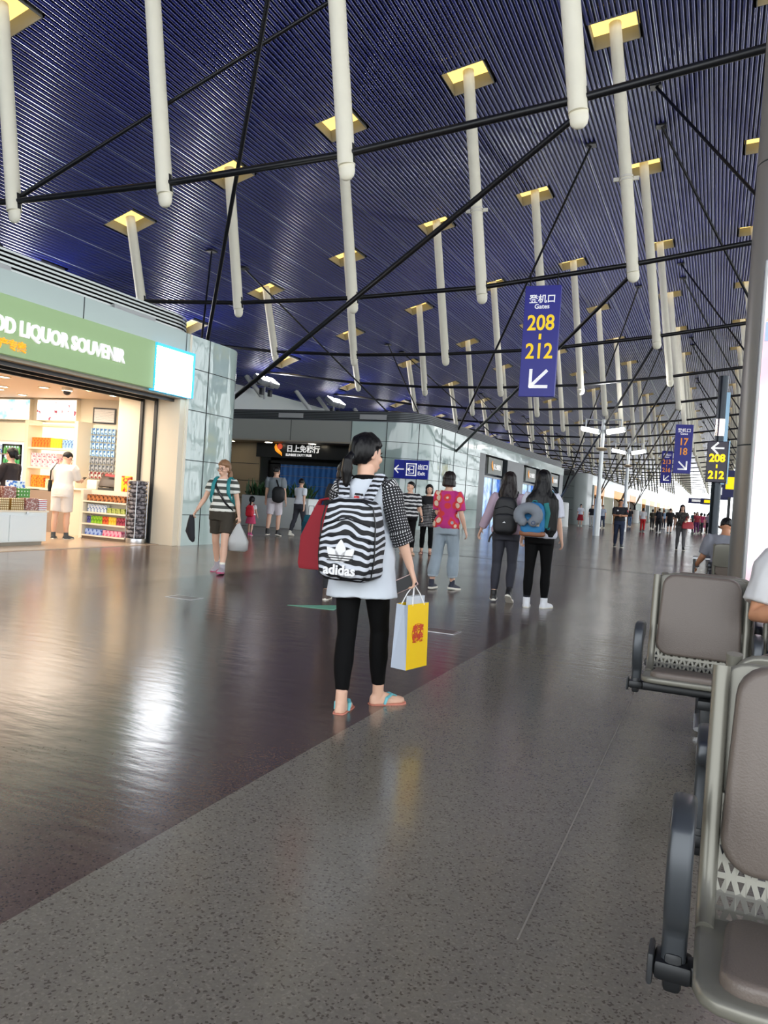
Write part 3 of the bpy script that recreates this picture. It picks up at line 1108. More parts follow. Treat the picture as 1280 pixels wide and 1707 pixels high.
put('gift_bag', 'bag', 'dark red gift pouch at the end of the display counter', pk('dred', (110, 20, 25), (170, 50, 45), 18), -11.25, 10.36, .55, .2, .2, .14, bev=.04)
# ------------------------------------------------------------------ duty free block
M_tile = pm('grey_tile', (150, 152, 146), .25, spec=.5)
M_tan = pm('tan_panel', (150, 132, 104), .4)
M_dark = pm('dark_fascia', (16, 15, 16), .25)
SX, FY = -10.95, 29.3
R2, C2 = 1.3, (-12.25, 30.6)
TOP2 = 4.3
side_end = 60.0
front = [(-14.2, FY), (-12.25, FY)] + arc(C2, R2, -90, 0)[1:] + [(SX, 37.3)]
b = B().strip(front, 0, TOP2)
b.build('wall_duty_corner', M_panelg, kind='structure', smooth=40)
b = B().strip([(-26.4, FY), (-14.2, FY)], 3.42, TOP2)
b.build('wall_duty_band', M_tile, kind='structure', smooth=0)
b = B().strip([(SX, 37.3), (SX, side_end)] + arc((SX - 1.0, side_end), 1.0, 0, 90)[1:] + [(-16, side_end + 1)], 3.75, TOP2)
b.build('wall_duty_side_band', M_panelg, kind='structure', smooth=40)
full = [(-26.4, FY), (-12.25, FY)] + arc(C2, R2, -90, 0)[1:] + [(SX, side_end)] + arc((SX - 1.0, side_end), 1.0, 0, 90)[1:] + [(-26.4, side_end + 1)]
b = B()
b.add([(x, y, TOP2) for x, y in full], [tuple(range(len(full)))])
b.build('ceiling_duty_roof', M_band, kind='structure', smooth=0)
lp = [(-26.4, FY + .15), (-12.25, FY + .15)] + arc(C2, R2 - .15, -90, 0)[1:] + [(SX - .15, side_end)]
b = B()
for k in range(6):
    b.strip(lp, TOP2 + .02 + k * .07, TOP2 + .055 + k * .07)
o = b.build('roof_louvre', pm('louvre_dark', (92, 96, 100), .35, .5), smooth=40)
tag(o, 'dark grey louvre band on the duty free block roof edge', 'louvre')
b = B().strip([(x - .08, y + .08) for x, y in lp], TOP2, TOP2 + .45)
b.build('trim_11', M_black, kind='structure', smooth=0)
for x in (-17.2, -13.3):
    o = B().bx(x - .6, x + .6, FY + .08, FY + .14, TOP2 + .1, TOP2 + .3).build('vent_grille', M_lgrey, smooth=0)
    tag(o, 'vent grille in the dark louvres of the duty free block, %s' % ('left one' if x < -15 else 'right one'), 'vent')
b = B()
for z in (.9, 2.05, 2.85, 3.5):
    b.strip([(x + (.004 if i > 5 else 0), y - (.006 if i < 9 else 0)) for i, (x, y) in enumerate(front)], z - .01, z + .01)
for x, y in ((-14.2, FY - .005), (-12.6, FY - .005), (-11.33, 29.68), (SX + .004, 31.4), (SX + .004, 33.2), (SX + .004, 35.2)):
    b.bx(x - .012, x + .012, y - .012, y + .012, 0, TOP2)
for x in (-23, -20.1, -17.1):
    b.bx(x - .012, x + .012, FY - .01, FY, 3.42, TOP2)
b.build('trim_12', M_gap, kind='structure', smooth=0)
# recess with shutter
b = B().bx(-26.4, -14.2, FY, 32.4, 3.36, 3.42)
b.build('ceiling_duty_soffit', M_creamd, kind='structure', smooth=0)
b = B().bx(-14.25, -14.2, FY, 32.4, 0, 3.42)
b.bx(-26.4, -19.6, 30.9, 31.0, 0, 3.4)
b.build('wall_duty_recess', M_tan, kind='structure', smooth=0)
b = B()
for z in (.8, 1.6, 2.4):
    b.bx(-26.4, -19.6, 30.885, 30.9, z - .012, z + .012)
b.build('trim_13', M_gap, kind='structure', smooth=0)
b = B().bx(-19.6, -14.25, 31.9, 32.0, 0, 3.4)
b.build('wall_duty_back', M_dark, kind='structure', smooth=0)
for k, x in enumerate((-20.6, -18.6, -16.4)):
    d = empty('downlight', 'downlight in the soffit above the duty free shop, %s from the left' % ORD[k], 'downlight', (x, 30.0, 3.36))
    B().cyl((0, 0, -.02), (0, 0, 0), .2).build('trim_ring', M_lgrey, d)
    B().cyl((0, 0, -.03), (0, 0, -.018), .16).build('lens', M_lens, d)
s = empty('shop_sign', 'black duty free sign with orange swirl logo', 'sign', (-17.0, 30.6, 2.72))
B().bx(-2.6, 2.75, 0, .12, 0, .68).build('sign_board', M_dark, s, smooth=0)
B().bx(.5, .52, -.012, 0, 0, .68).build('board_joint', M_gap, s, smooth=0)
text('chinese_lettering', '日上免税行', .34, M_wtext, s, (-1.02, -.01, .3), (1, 0, 0), (0, 0, 1), 'LEFT', .02, .008)
text('lettering', 'SUNRISE DUTY FREE', .15, M_wtext, s, (-1.04, -.01, .09), (1, 0, 0), (0, 0, 1), 'LEFT', .02, .004, .98)
M_org = pm('logo_orange', (245, 165, 40), .4, emit=(245, 150, 30), es=.5)
b = B()
sw = [(-.25 + .17 * cos(a), .46 + .2 * sin(a)) for a in [radians(150 + 20 * i) for i in range(8)]]
sw = [(-1.5 + .25 + x, z) for x, z in sw]
b.limb([(x, -.02, z) for x, z in [(-1.56, .6), (-1.58, .48), (-1.52, .36), (-1.4, .26), (-1.28, .18), (-1.24, .08)]], [(.03, .012), (.07, .015), (.09, .015), (.08, .015), (.06, .015), (.015, .01)], ref=(1, 0, 0), n=10)
b.build('logo_swirl', M_org, s)
b = B().cyl((-1.36, -.03, .5), (-1.36, 0, .5), .13, n=20)
b.build('logo_disc', pm('logo_red', (215, 70, 40), .4, emit=(215, 70, 40), es=.4), s)
M_bluepan = pattern('blue_shutter_glass', 'stripe', (48, 98, 165), (70, 130, 205), 1.1, .12, .5, dist=2.0, axis='X', soft=.3)
s = empty('security_shutter', 'closed blue glazed shutter under the black duty free sign', 'shutter', (-16.7, 31.5, 0))
B().bx(-2.1, 2.4, 0, .04, .25, 2.45).build('blue_panel', M_bluepan, s, smooth=0)
b = B()
for k in range(6):
    b.bx(-2.1, 2.4, -.02, .0, .25 + .42 * k, .262 + .42 * k)
b.build('rail', pm('rail_gold', (150, 140, 110), .4, .6), s, smooth=0)
B().bx(-2.75, -2.1, -.05, .05, 0, 2.5).bx(-2.75, 2.5, -.05, .05, 2.45, 2.62).build('frame', M_dark, s, smooth=0)
B().bx(-2.1, 2.4, -.05, .05, 0, .25).build('sill', M_creamd, s, smooth=0)

# planter in front of the duty free block
M_leaf = pm('leaf_green', (40, 78, 38), .5, var=(5, .35))
p = empty('planter', 'white rectangular planter with dark green spiky plants by the shop corner', 'planter', (-13.4, 22.4, 0))
B().bx(-1.2, 1.35, -.35, .35, 0, 1.02).build('box', pm('planter_white', (222, 228, 226), .4), p, bevel=.03)
B().bx(-1.1, 1.25, -.3, .3, .98, 1.03).build('soil', pm('soil', (50, 40, 32), .9), p, smooth=0)
b = B()
for i in range(260):
    x, y = random.uniform(-1.1, 1.25), random.uniform(-.28, .28)
    a, t = random.uniform(0, 2 * pi), random.uniform(.15, .9)
    l = random.uniform(.35, .68)
    d = V((cos(a) * sin(t), sin(a) * sin(t), cos(t)))
    p0 = V((x, y, 1.02))
    q = p0 + d * l * .55
    r = p0 + d * l + V((0, 0, -.16 * sin(t)))
    sd = d.cross(V((0, 0, 1))).normalized() * .03
    b.add([p0 - sd * .5, p0 + sd * .5, q + sd, q - sd, r], [(0, 1, 2, 3), (3, 2, 4)])
o = b.build('foliage', M_leaf, p, smooth=0)

# side wall of the block: dark pilasters, lit windows, lane signs
b = B().strip([(SX - .6, 37.3), (SX - .6, side_end)], 0, 3.75)
b.build('wall_duty_side', pm('side_grey', (70, 74, 78), .4), kind='structure', smooth=0)
M_pil2 = pm('pilaster_grey', (62, 68, 72), .35)
b = B()
for y0, y1 in ((37.3, 38.4), (42.9, 46.9), (51.6, 55.4), (58.6, 60)):
    b.bx(SX - .62, SX - .02, y0, y1, 0, 3.75)
b.build('trim_14', M_pil2, kind='structure', smooth=0)
M_poster = pattern('blue_poster', 'noise', (30, 90, 190), (190, 225, 245), 1.4, .15, .52, soft=.18, es=.7)
for k, (y0, y1) in enumerate(((38.6, 42.8), (47.1, 51.4), (55.6, 58.4))):
    w = empty('shop_window', 'bright blue lit shop window of the duty free side wall, %s from the corner' % ORD[k], 'shop window', (SX - .4, (y0 + y1) / 2, 0), 0, 'lit shop windows')
    h = (y1 - y0) / 2
    B().bx(0, .05, -h, h, 0, 2.62).build('display', M_poster, w, smooth=0)
    B().bx(.05, .12, -h, -h + .08, 0, 2.7).bx(.05, .12, h - .08, h, 0, 2.7).bx(.05, .12, -h, h, 2.62, 2.72).bx(.05, .12, .3, .38, 0, 2.62).build('frame', M_lgrey, w, smooth=0)
    sg = empty('shop_sign', 'small grey shop sign with orange swirl over the %s side window' % ORD[k], 'sign', (SX - .1, (y0 + y1) / 2 - .4, 2.8))
    B().bx(0, .08, -1.3, 1.5, 0, .85).build('sign_board', pm('sign_grey', (110, 116, 106), .4), sg, smooth=0)
    text('lettering', '日上免税行', .3, M_wtext, sg, (.09, -.35, .3), (0, 1, 0), (0, 0, 1), 'LEFT', .02, .006)
    b = B().limb([(.1, y, z) for y, z in [(-.6, .68), (-.66, .55), (-.6, .42), (-.48, .32), (-.42, .2)]], [(.012, .03), (.015, .08), (.015, .09), (.015, .06), (.01, .015)], ref=(1, 0, 0), n=10)
    b.build('logo_swirl', M_org, sg)

# Exit sign
s = empty('exit_sign', 'blue exit sign with white arrow on the duty free corner wall', 'sign', (-11.4, 29.18, 2.04))
B().bx(-.74, .74, 0, .1, 0, .75).build('sign_board', pm('exit_blue', (28, 40, 140), .35, emit=(28, 40, 140), es=.2), s, smooth=0, bevel=.01)
B().bx(-.285, -.275, -.004, 0, 0, .75).build('board_joint', M_gap, s, smooth=0)


def arrow(name, parent, c, ang, L, th, mat, right=(1, 0, 0), n=(0, -1, 0), head=.55):
    """arrow: shaft and two barbs; ang = direction it points, in the sign face"""
    R, U, N = V(right), V((0, 0, 1)), V(n)
    b = B()

    def bar(p, q):
        d = (q - p)
        l = d.length
        d.normalize()
        e = V((-d.y, d.x))
        poly = [p + e * th / 2 - d * th * .3, p - e * th / 2 - d * th * .3, q - e * th / 2 + d * th * .3, q + e * th / 2 + d * th * .3]
        b.prism(poly, lambda x, y: V(c) + R * x + U * y, lambda x, y: V(c) + R * x + U * y + N * .012)
    tip = V((cos(ang), sin(ang))) * L / 2
    bar(-tip, tip)
    for s_ in (-1, 1):
        a = ang + pi + s_ * radians(45)
        bar(tip, tip + V((cos(a), sin(a))) * L * head)
    return b.build(name, mat, parent, smooth=0)


arrow('arrow', s, (-.5, -.002, .37), pi, .38, .045, M_wtext)
b = B()
for x0, x1, z0, z1 in ((-.2, .24, .58, .62), (-.2, .24, .12, .16), (-.2, -.16, .12, .62), (.2, .24, .12, .62), (-.1, .14, .5, .53), (-.1, .14, .21, .24), (.11, .14, .21, .53)):
    b.bx(x0, x1, -.012, 0, z0, z1)
b.build('exit_symbol', M_wtext, s, smooth=0)
arrow('small_arrow', s, (-.02, -.002, .37), pi, .2, .04, M_wtext)
text('chinese_lettering', '出口', .22, M_wtext, s, (.29, -.006, .4), (1, 0, 0), (0, 0, 1), 'LEFT', .012, .006)
text('lettering', 'Exit', .2, M_wtext, s, (.3, -.006, .16), (1, 0, 0), (0, 0, 1), 'LEFT', .012, .004)

# ------------------------------------------------------------------ farther shops along the left
b = B().strip([(-18, 66.5), (-11.2, 66.5)] + arc((-11.2, 67.5), 1.0, -90, 0)[1:] + [(-10.2, 70)], 0, 4.35)
b.build('wall_far_front', pm('far_grey_tile', (118, 128, 126), .3), kind='structure', smooth=40)
b = B()
for z in (1.2, 2.2, 3.2):
    b.strip([(-18, 66.49), (-11.2, 66.49)], z - .015, z + .015)
for x in (-16, -14.4, -12.8):
    b.bx(x - .015, x + .015, 66.48, 66.5, 0, 4.3)
b.build('trim_15', M_gap, kind='structure', smooth=0)
b = B().bx(-18, -11.2, 66.3, 66.6, 4.1, 4.5)
b.build('trim_16', M_dark, kind='structure', smooth=0)
b = B()
b.add([(-18, 66.5, 4.35), (-10.2, 66.5, 4.35), (-10.2, 225, 4.35), (-18, 225, 4.35)], [(0, 1, 2, 3)])
b.strip([(-10.2, 70), (-10.2, 225)], 3.5, 4.35)
b.strip([(-11.6, 70), (-11.6, 225)], 0, 3.5)
b.build('wall_far_side', pm('far_white_glass', (168, 182, 180), .2), kind='structure', smooth=0)
cols = [((255, 214, 150), 'warm'), ((250, 236, 210), 'cream'), ((190, 140, 80), 'wood brown'), ((220, 235, 240), 'pale glass'), ((60, 60, 66), 'dark'),
        ((250, 250, 250), 'bright white'), ((255, 235, 190), 'soft yellow'), ((90, 90, 100), 'grey'), ((255, 250, 240), 'glaring white'), ((235, 240, 245), 'cool white')]
y = 71.0
k = 0
while y < 215:
    w = 6.5 + (k % 3) * 1.5
    c, nm = cols[k % len(cols)]
    sf = empty('storefront', '%s fronted shop in the distance, %s along the far left' % (nm, ORD[k]), 'shop', (-10.2, y + w / 2, 0), 0, 'distant shops')
    es = .8 if sum(c) > 560 else .12
    B().bx(-1.3, -1.2, -w / 2 + .2, w / 2 - .2, 0, 2.7).build('display', pattern('storefront_%d' % k, 'noise', tuple(int(v * .75) for v in c), c, .9, .3, .5, soft=.2, es=es), sf, smooth=0)
    B().bx(-1.2, .02, -w / 2 - .1, -w / 2 + .25, 0, 3.5).build('pier', pm('storefront_pier_%d' % (k % 3), [(205, 220, 218), (160, 120, 75), (180, 190, 190)][k % 3], .25), sf, smooth=0)
    B().bx(-.3, .06, -w / 2 + .25, w / 2 - .1, 2.7, 3.5).build('fascia', pm('storefront_fascia_%d' % (k % 4), [(196, 150, 96), (235, 228, 210), (205, 150, 60), (240, 244, 246)][k % 4], .4, emit=[(220, 150, 80), (255, 250, 230), (240, 160, 40), (255, 255, 255)][k % 4], es=.5), sf, smooth=0)
    y += w
    k += 1
# ------------------------------------------------------------------ hanging gate signs
def gate_sign(loc, w, h, lines, arrow_ang, lab, yel):
    s = empty('gate_sign', lab, 'sign', loc)
    B().bx(-w / 2, w / 2, 0, .14, -h, 0).build('sign_board', pm('gate_sign_blue', (34, 36, 140), .35, emit=(30, 32, 150), es=.12), s, smooth=0, bevel=.01)
    F = -.008
    text('chinese_lettering', '登机口', .25 * w, M_wtext, s, (0, F, -.15 * h), (1, 0, 0), (0, 0, 1), 'CENTER', .012, .003)
    text('lettering', 'Gates', .18 * w, M_wtext, s, (0, F, -.208 * h), (1, 0, 0), (0, 0, 1), 'CENTER', .012, .002)
    if len(lines) == 3:
        zz = (-.40, -.455, -.655)
    else:
        zz = (-.42, -.62)
    for t, z in zip(lines, zz):
        if t == '-':
            B().bx(-.035 * w, .035 * w, -.014, 0, z * h - .03 * h, z * h + .02 * h).build('dash', yel, s, smooth=0)
        else:
            text('gate_number', t, .60 * w, yel, s, (0, F, z * h), (1, 0, 0), (0, 0, 1), 'CENTER', .012, .010 * w, .86)
    arrow('arrow', s, (0.03, -.002, -.84 * h), arrow_ang, .62 * w, .085 * w, M_wtext, head=.75)
    b = B()
    for sg in (-1, 1):
        b.cyl((sg * w * .38, .07, 0), (sg * w * .38, .07, .42), .015, n=8)
    b.build('hanger', M_black, s)
    return s


gate_sign((-4.88, 21.72, 7.42), 1.0, 3.1, ['208', '-', '212'], radians(225), 'large blue hanging gate sign reading 208 to 212', M_yel)
M_orl = pm('orange_numbers', (245, 165, 70), .5, emit=(245, 150, 40), es=.3)
gate_sign((-2.05, 47.8, 6.5), .95, 2.8, ['17', '18'], radians(-45), 'blue hanging gate sign reading 17 and 18', M_orl)
gate_sign((-4.8, 79.8, 7.45), .98, 3.1, ['213', '-', '216'], radians(225), 'distant blue hanging gate sign reading 213 to 216', M_orl)

# pole sign
s = empty('pole_sign', 'dark floor-standing sign pole with yellow gate numbers 208 to 212', 'sign', (-.1, 28.7, 0))
B().cyl((0, 0, 0), (0, 0, 6.05), .16, n=24).build('pole', pm('pole_dark', (46, 52, 58), .25, .6), s)
B().bx(.1, .24, -.1, .1, 2.4, 5.5).build('blue_fin', pm('pole_blue', (120, 150, 170), .2, .5), s, smooth=0)
B().cyl((0, 0, 4.02), (0, 0, 4.6), .172, n=24).build('mirror_ring', pm('mirror_ring', (205, 190, 180), .12, 1.0), s)
B().bx(-.36, .30, -.24, .05, 2.45, 3.83).build('sign_box', pm('sign_box_dark', (52, 46, 66), .35), s, smooth=0, bevel=.02)
B().bx(.30, .34, -.26, .08, 2.42, 3.86).build('side_panel', pm('pole_blue', (120, 150, 170), .2, .5), s, smooth=0)
arrow('arrow', s, (-.03, -.245, 3.6), pi, .36, .06, M_wtext, head=.7)
Y2 = pm('bright_yellow', (255, 225, 20), .5, emit=(255, 215, 0), es=.8)
text('gate_number', '208', .36, Y2, s, (-.03, -.247, 3.15), (1, 0, 0), (0, 0, 1), 'CENTER', .012, .014, .92)
text('gate_number', '212', .36, Y2, s, (-.03, -.247, 2.58), (1, 0, 0), (0, 0, 1), 'CENTER', .012, .014, .92)
B().bx(-.055, -.005, -.252, -.24, 2.93, 3.05).build('dash', Y2, s, smooth=0)

# other small signs far away
for k, (x, y, z, w, h, lab) in enumerate(((-.9, 95, 2.75, 1.9, .7, 'distant dark hanging sign with yellow panel'), (.25, 78, 3.0, 1.5, 1.5, 'distant blue hanging sign beside the pole'), (.7, 60, 2.8, 1.0, 1.9, 'distant dark blue totem sign right of the pole'), (-2.6, 112, 3.1, 2.2, .7, 'distant blue hanging sign over the crowd'))):
    s = empty('overhead_sign', lab, 'sign', (x, y, z), 0)
    B().bx(-w / 2, w / 2, 0, .12, 0, h).build('sign_board', pm('far_sign_blue', (30, 36, 100), .4), s, smooth=0)
    B().bx(-w * .3, w * .25, -.02, 0, h * .3, h * .75).build('yellow_panel' if k in (0, 2) else 'white_panel', Y2 if k in (0, 2) else M_wtext, s, smooth=0)
    if k != 2:
        B().cyl((-w * .3, .06, h), (-w * .3, .06, 7.5 - z), .02, n=8).cyl((w * .3, .06, h), (w * .3, .06, 7.5 - z), .02, n=8).build('hanger', M_black, s)
    else:
        B().bx(-.1, .1, 0, .1, -z, 0).build('leg', M_dgrey, s, smooth=0)

# lamp posts
M_post = pm('lamp_post_white', (222, 226, 226), .3, .2)
M_lamp = pm('lamp_lens', (255, 255, 255), .4, emit=(255, 255, 250), es=6)


def lamp_post(loc, lab, rz):
    s = empty('lamp_post', lab, 'lamp post', loc, rz, 'lamp posts in the hall')
    B().cyl((0, 0, 0), (0, 0, 1.85), .17, .17, n=20).build('base_sleeve', M_post, s)
    B().limb([(0, 0, 1.8), (0, 0, 3.8), (0, 0, 5.5)], [.115, .1, .095], n=16).build('pole', M_post, s)
    B().lathe([(.1, 4.22), (.26, 4.3), (.3, 4.36), (.1, 4.42)], n=20).build('collar', pm('collar_tan', (190, 170, 140), .4), s)
    b = B()
    for sg in (-1, 1):
        b.tube = None
        b.limb([(0, 0, 5.72), (sg * .45, 0, 5.8), (sg * .86, 0, 5.8)], .035, ref=(0, 1, 0), n=8)
        b.limb([(sg * .86, 0, 5.82), (sg * .86, 0, 5.4)], .03, n=8)
    b.cyl((0, 0, 5.4), (0, 0, 5.8), .09)
    b.build('bracket', M_post, s)
    for sg in (-1, 1):
        rot = Matrix.Rotation(radians(-sg * 10), 3, 'Y')
        h = B().box((sg * .62, 0, 5.28), (.95, .55, .2), rot).build('lamp_head', M_post, s, bevel=.04)
        B().box((sg * .62, -.28, 5.27), (.84, .03, .14), rot).box((sg * .62, 0, 5.17), (.84, .46, .03), rot).build('lens', M_lamp, h, smooth=0)
    spot_light('lamp_post_beam', (loc[0], loc[1], 5.95), (loc[0], loc[1], 14), 1100, 150, (1, 1, 1), .3, .6)
    return s


lamp_post((-5.5, 40.0, 0), 'white lamp post with two lit heads, nearer of the two', 0)
lamp_post((-5.62, 53.5, 0), 'white lamp post with lit heads, farther of the two', 0)

# grey round column and lit advertising panel
c = empty('column', 'thick grey steel column beside the lit advertising panel', 'column', (.44, 9.0, 0))
M_col = pm('column_grey', (140, 136, 130), .35, .3)
B().cyl((0, 0, 0), (0, 0, 2.0), .30, n=40).cyl((0, 0, 2.015), (0, 0, 4.9), .30, n=40).cyl((0, 0, 4.915), (0, 0, 13.9), .30, n=40).build('shaft', M_col, c)
B().cyl((0, 0, 2.0), (0, 0, 2.015), .296, n=40).cyl((0, 0, 4.9), (0, 0, 4.915), .296, n=40).build('joint', M_gap, c)
B().cyl((0, 0, 0), (0, 0, .12), .315, n=40).build('base_ring', M_chrome, c)
p = empty('advertising_panel', 'tall white and pink lit advertising panel at the right edge', 'billboard', (1.35, 6.0, 0))
B().bx(-1.16, 1.16, 0, .22, 0, 3.05).build('housing', M_lgrey, p, smooth=0, bevel=.01)
m = bpy.data.materials.new('poster_pink')
m.use_nodes = True
nt = m.node_tree
bs = nt.nodes['Principled BSDF']
tc = node(nt, 'ShaderNodeTexCoord')
sx_ = node(nt, 'ShaderNodeSeparateXYZ')
nz_ = node(nt, 'ShaderNodeTexNoise')
nz_.inputs['Scale'].default_value = 1.1
nz_.inputs['Distortion'].default_value = .6
nt.links.new(tc.outputs['Object'], nz_.inputs['Vector'])
cr = node(nt, 'ShaderNodeValToRGB')
cr.color_ramp.elements[0].position, cr.color_ramp.elements[0].color = .38, rgb(226, 186, 196)
cr.color_ramp.elements[1].position, cr.color_ramp.elements[1].color = .6, rgb(236, 228, 232)
nt.links.new(nz_.outputs['Fac'], cr.inputs['Fac'])
nt.links.new(tc.outputs['Object'], sx_.inputs[0])
nt.links.new(cr.outputs['Color'], bs.inputs['Base Color'])
nt.links.new(cr.outputs['Color'], bs.inputs['Emission Color'])
bs.inputs['Emission Strength'].default_value = .42
B().bx(-1.14, 1.14, -.01, 0, .06, 3.0).build('poster', m, p, smooth=0)
M_skinp = pm('poster_skin', (240, 190, 165), .5, emit=(240, 190, 165), es=.5)
M_bluep = pm('poster_blue', (150, 170, 215), .5, emit=(150, 170, 215), es=.5)
B().prism([(-1.13, 2.62), (-1.06, 2.8), (-.7, 2.98), (-.2, 2.98), (-.3, 2.72), (-.9, 2.6)], lambda x, z: V((x, -.012, z)), lambda x, z: V((x, -.02, z))).build('printed_face', M_skinp, p, smooth=0)
B().prism([(-1.13, 2.48), (-1.13, 2.61), (-.9, 2.6), (-.3, 2.72), (-.35, 2.6), (-.9, 2.48)], lambda x, z: V((x, -.012, z)), lambda x, z: V((x, -.02, z))).build('printed_collar', M_bluep, p, smooth=0)

# escalator with hazard stripes, far right
e = empty('escalator', 'escalator side with yellow and black hazard stripes at the right', 'escalator', (.55, 38.0, 0))
M_haz = pattern('hazard_stripe', 'stripe', (20, 20, 20), (225, 195, 60), 1.15, .5, .5, axis='DIAGONAL')
B().prism([(-.2, .5), (.1, .5), (3.2, 3.6), (3.2, 4.4)], lambda x, z: V((x, 0, z)), lambda x, z: V((x, .1, z))).build('hazard_panel', M_haz, e, smooth=0)
B().prism([(-.2, 0), (3.2, 0), (3.2, 3.6), (.1, .5), (-.2, .5)], lambda x, z: V((x, .02, z)), lambda x, z: V((x, 1.2, z))).build('truss_body', M_dgrey, e, smooth=0)
B().limb([(-.5, .05, .9), (-.15, .05, .75), (3.2, .05, 4.55)], .05, ref=(0, 1, 0)).build('handrail', M_black, e)

# small things on the floor
for x, y, lab in ((-5.26, 6.96, 'small metal floor socket plate in the dark floor, nearer the shop'), (-2.33, 7.02, 'small metal floor socket plate right of the woman with the yellow bag')):
    s = empty('floor_socket', lab, 'floor plate', (x, y, 0))
    b = B().bx(-.17, .17, -.11, .11, 0, .003)
    b.build('frame', M_chrome, s, smooth=0)
    B().bx(-.14, .14, -.085, .085, .003, .005).build('lid', pm('socket_lid', (96, 84, 76), .3, .3), s, smooth=0)
s = empty('floor_sticker', 'pale green arrow sticker on the dark floor', 'sticker', (-3.95, 7.55, 0), .2)
B().prism([(-.28, -.16), (.25, -.2), (.25, .2)], lambda x, y: V((x, y, 0)), lambda x, y: V((x, y, .003))).build('sticker', pm('sticker_green', (120, 190, 160), .4), s, smooth=0)
# ------------------------------------------------------------------ back-to-back airport benches
M_frame = pm('bench_shell', (126, 124, 113), .32, .25)
M_padv = pm('bench_vinyl', (108, 98, 90), .42, bump=(220, .12), spec=.5)
M_arm = pm('bench_arm', (70, 74, 78), .3, .35)
M_beam = pm('bench_beam', (32, 34, 36), .35, .3)
SW, PIT = .50, .56


def rrect(w0, w1, h, r, n=5):
    """rounded outline, bottom width w0, top width w1, height h, centred in x"""
    pts = []
    for cx, cz, a0 in ((w1 / 2 - r, h - r, 0), (-w1 / 2 + r, h - r, 90), (-w0 / 2 + r, r, 180), (w0 / 2 - r, r, 270)):
        for i in range(n + 1):
            a = radians(a0 + 90 * i / n)
            pts.append((cx + r * cos(a), cz + r * sin(a)))
    return pts


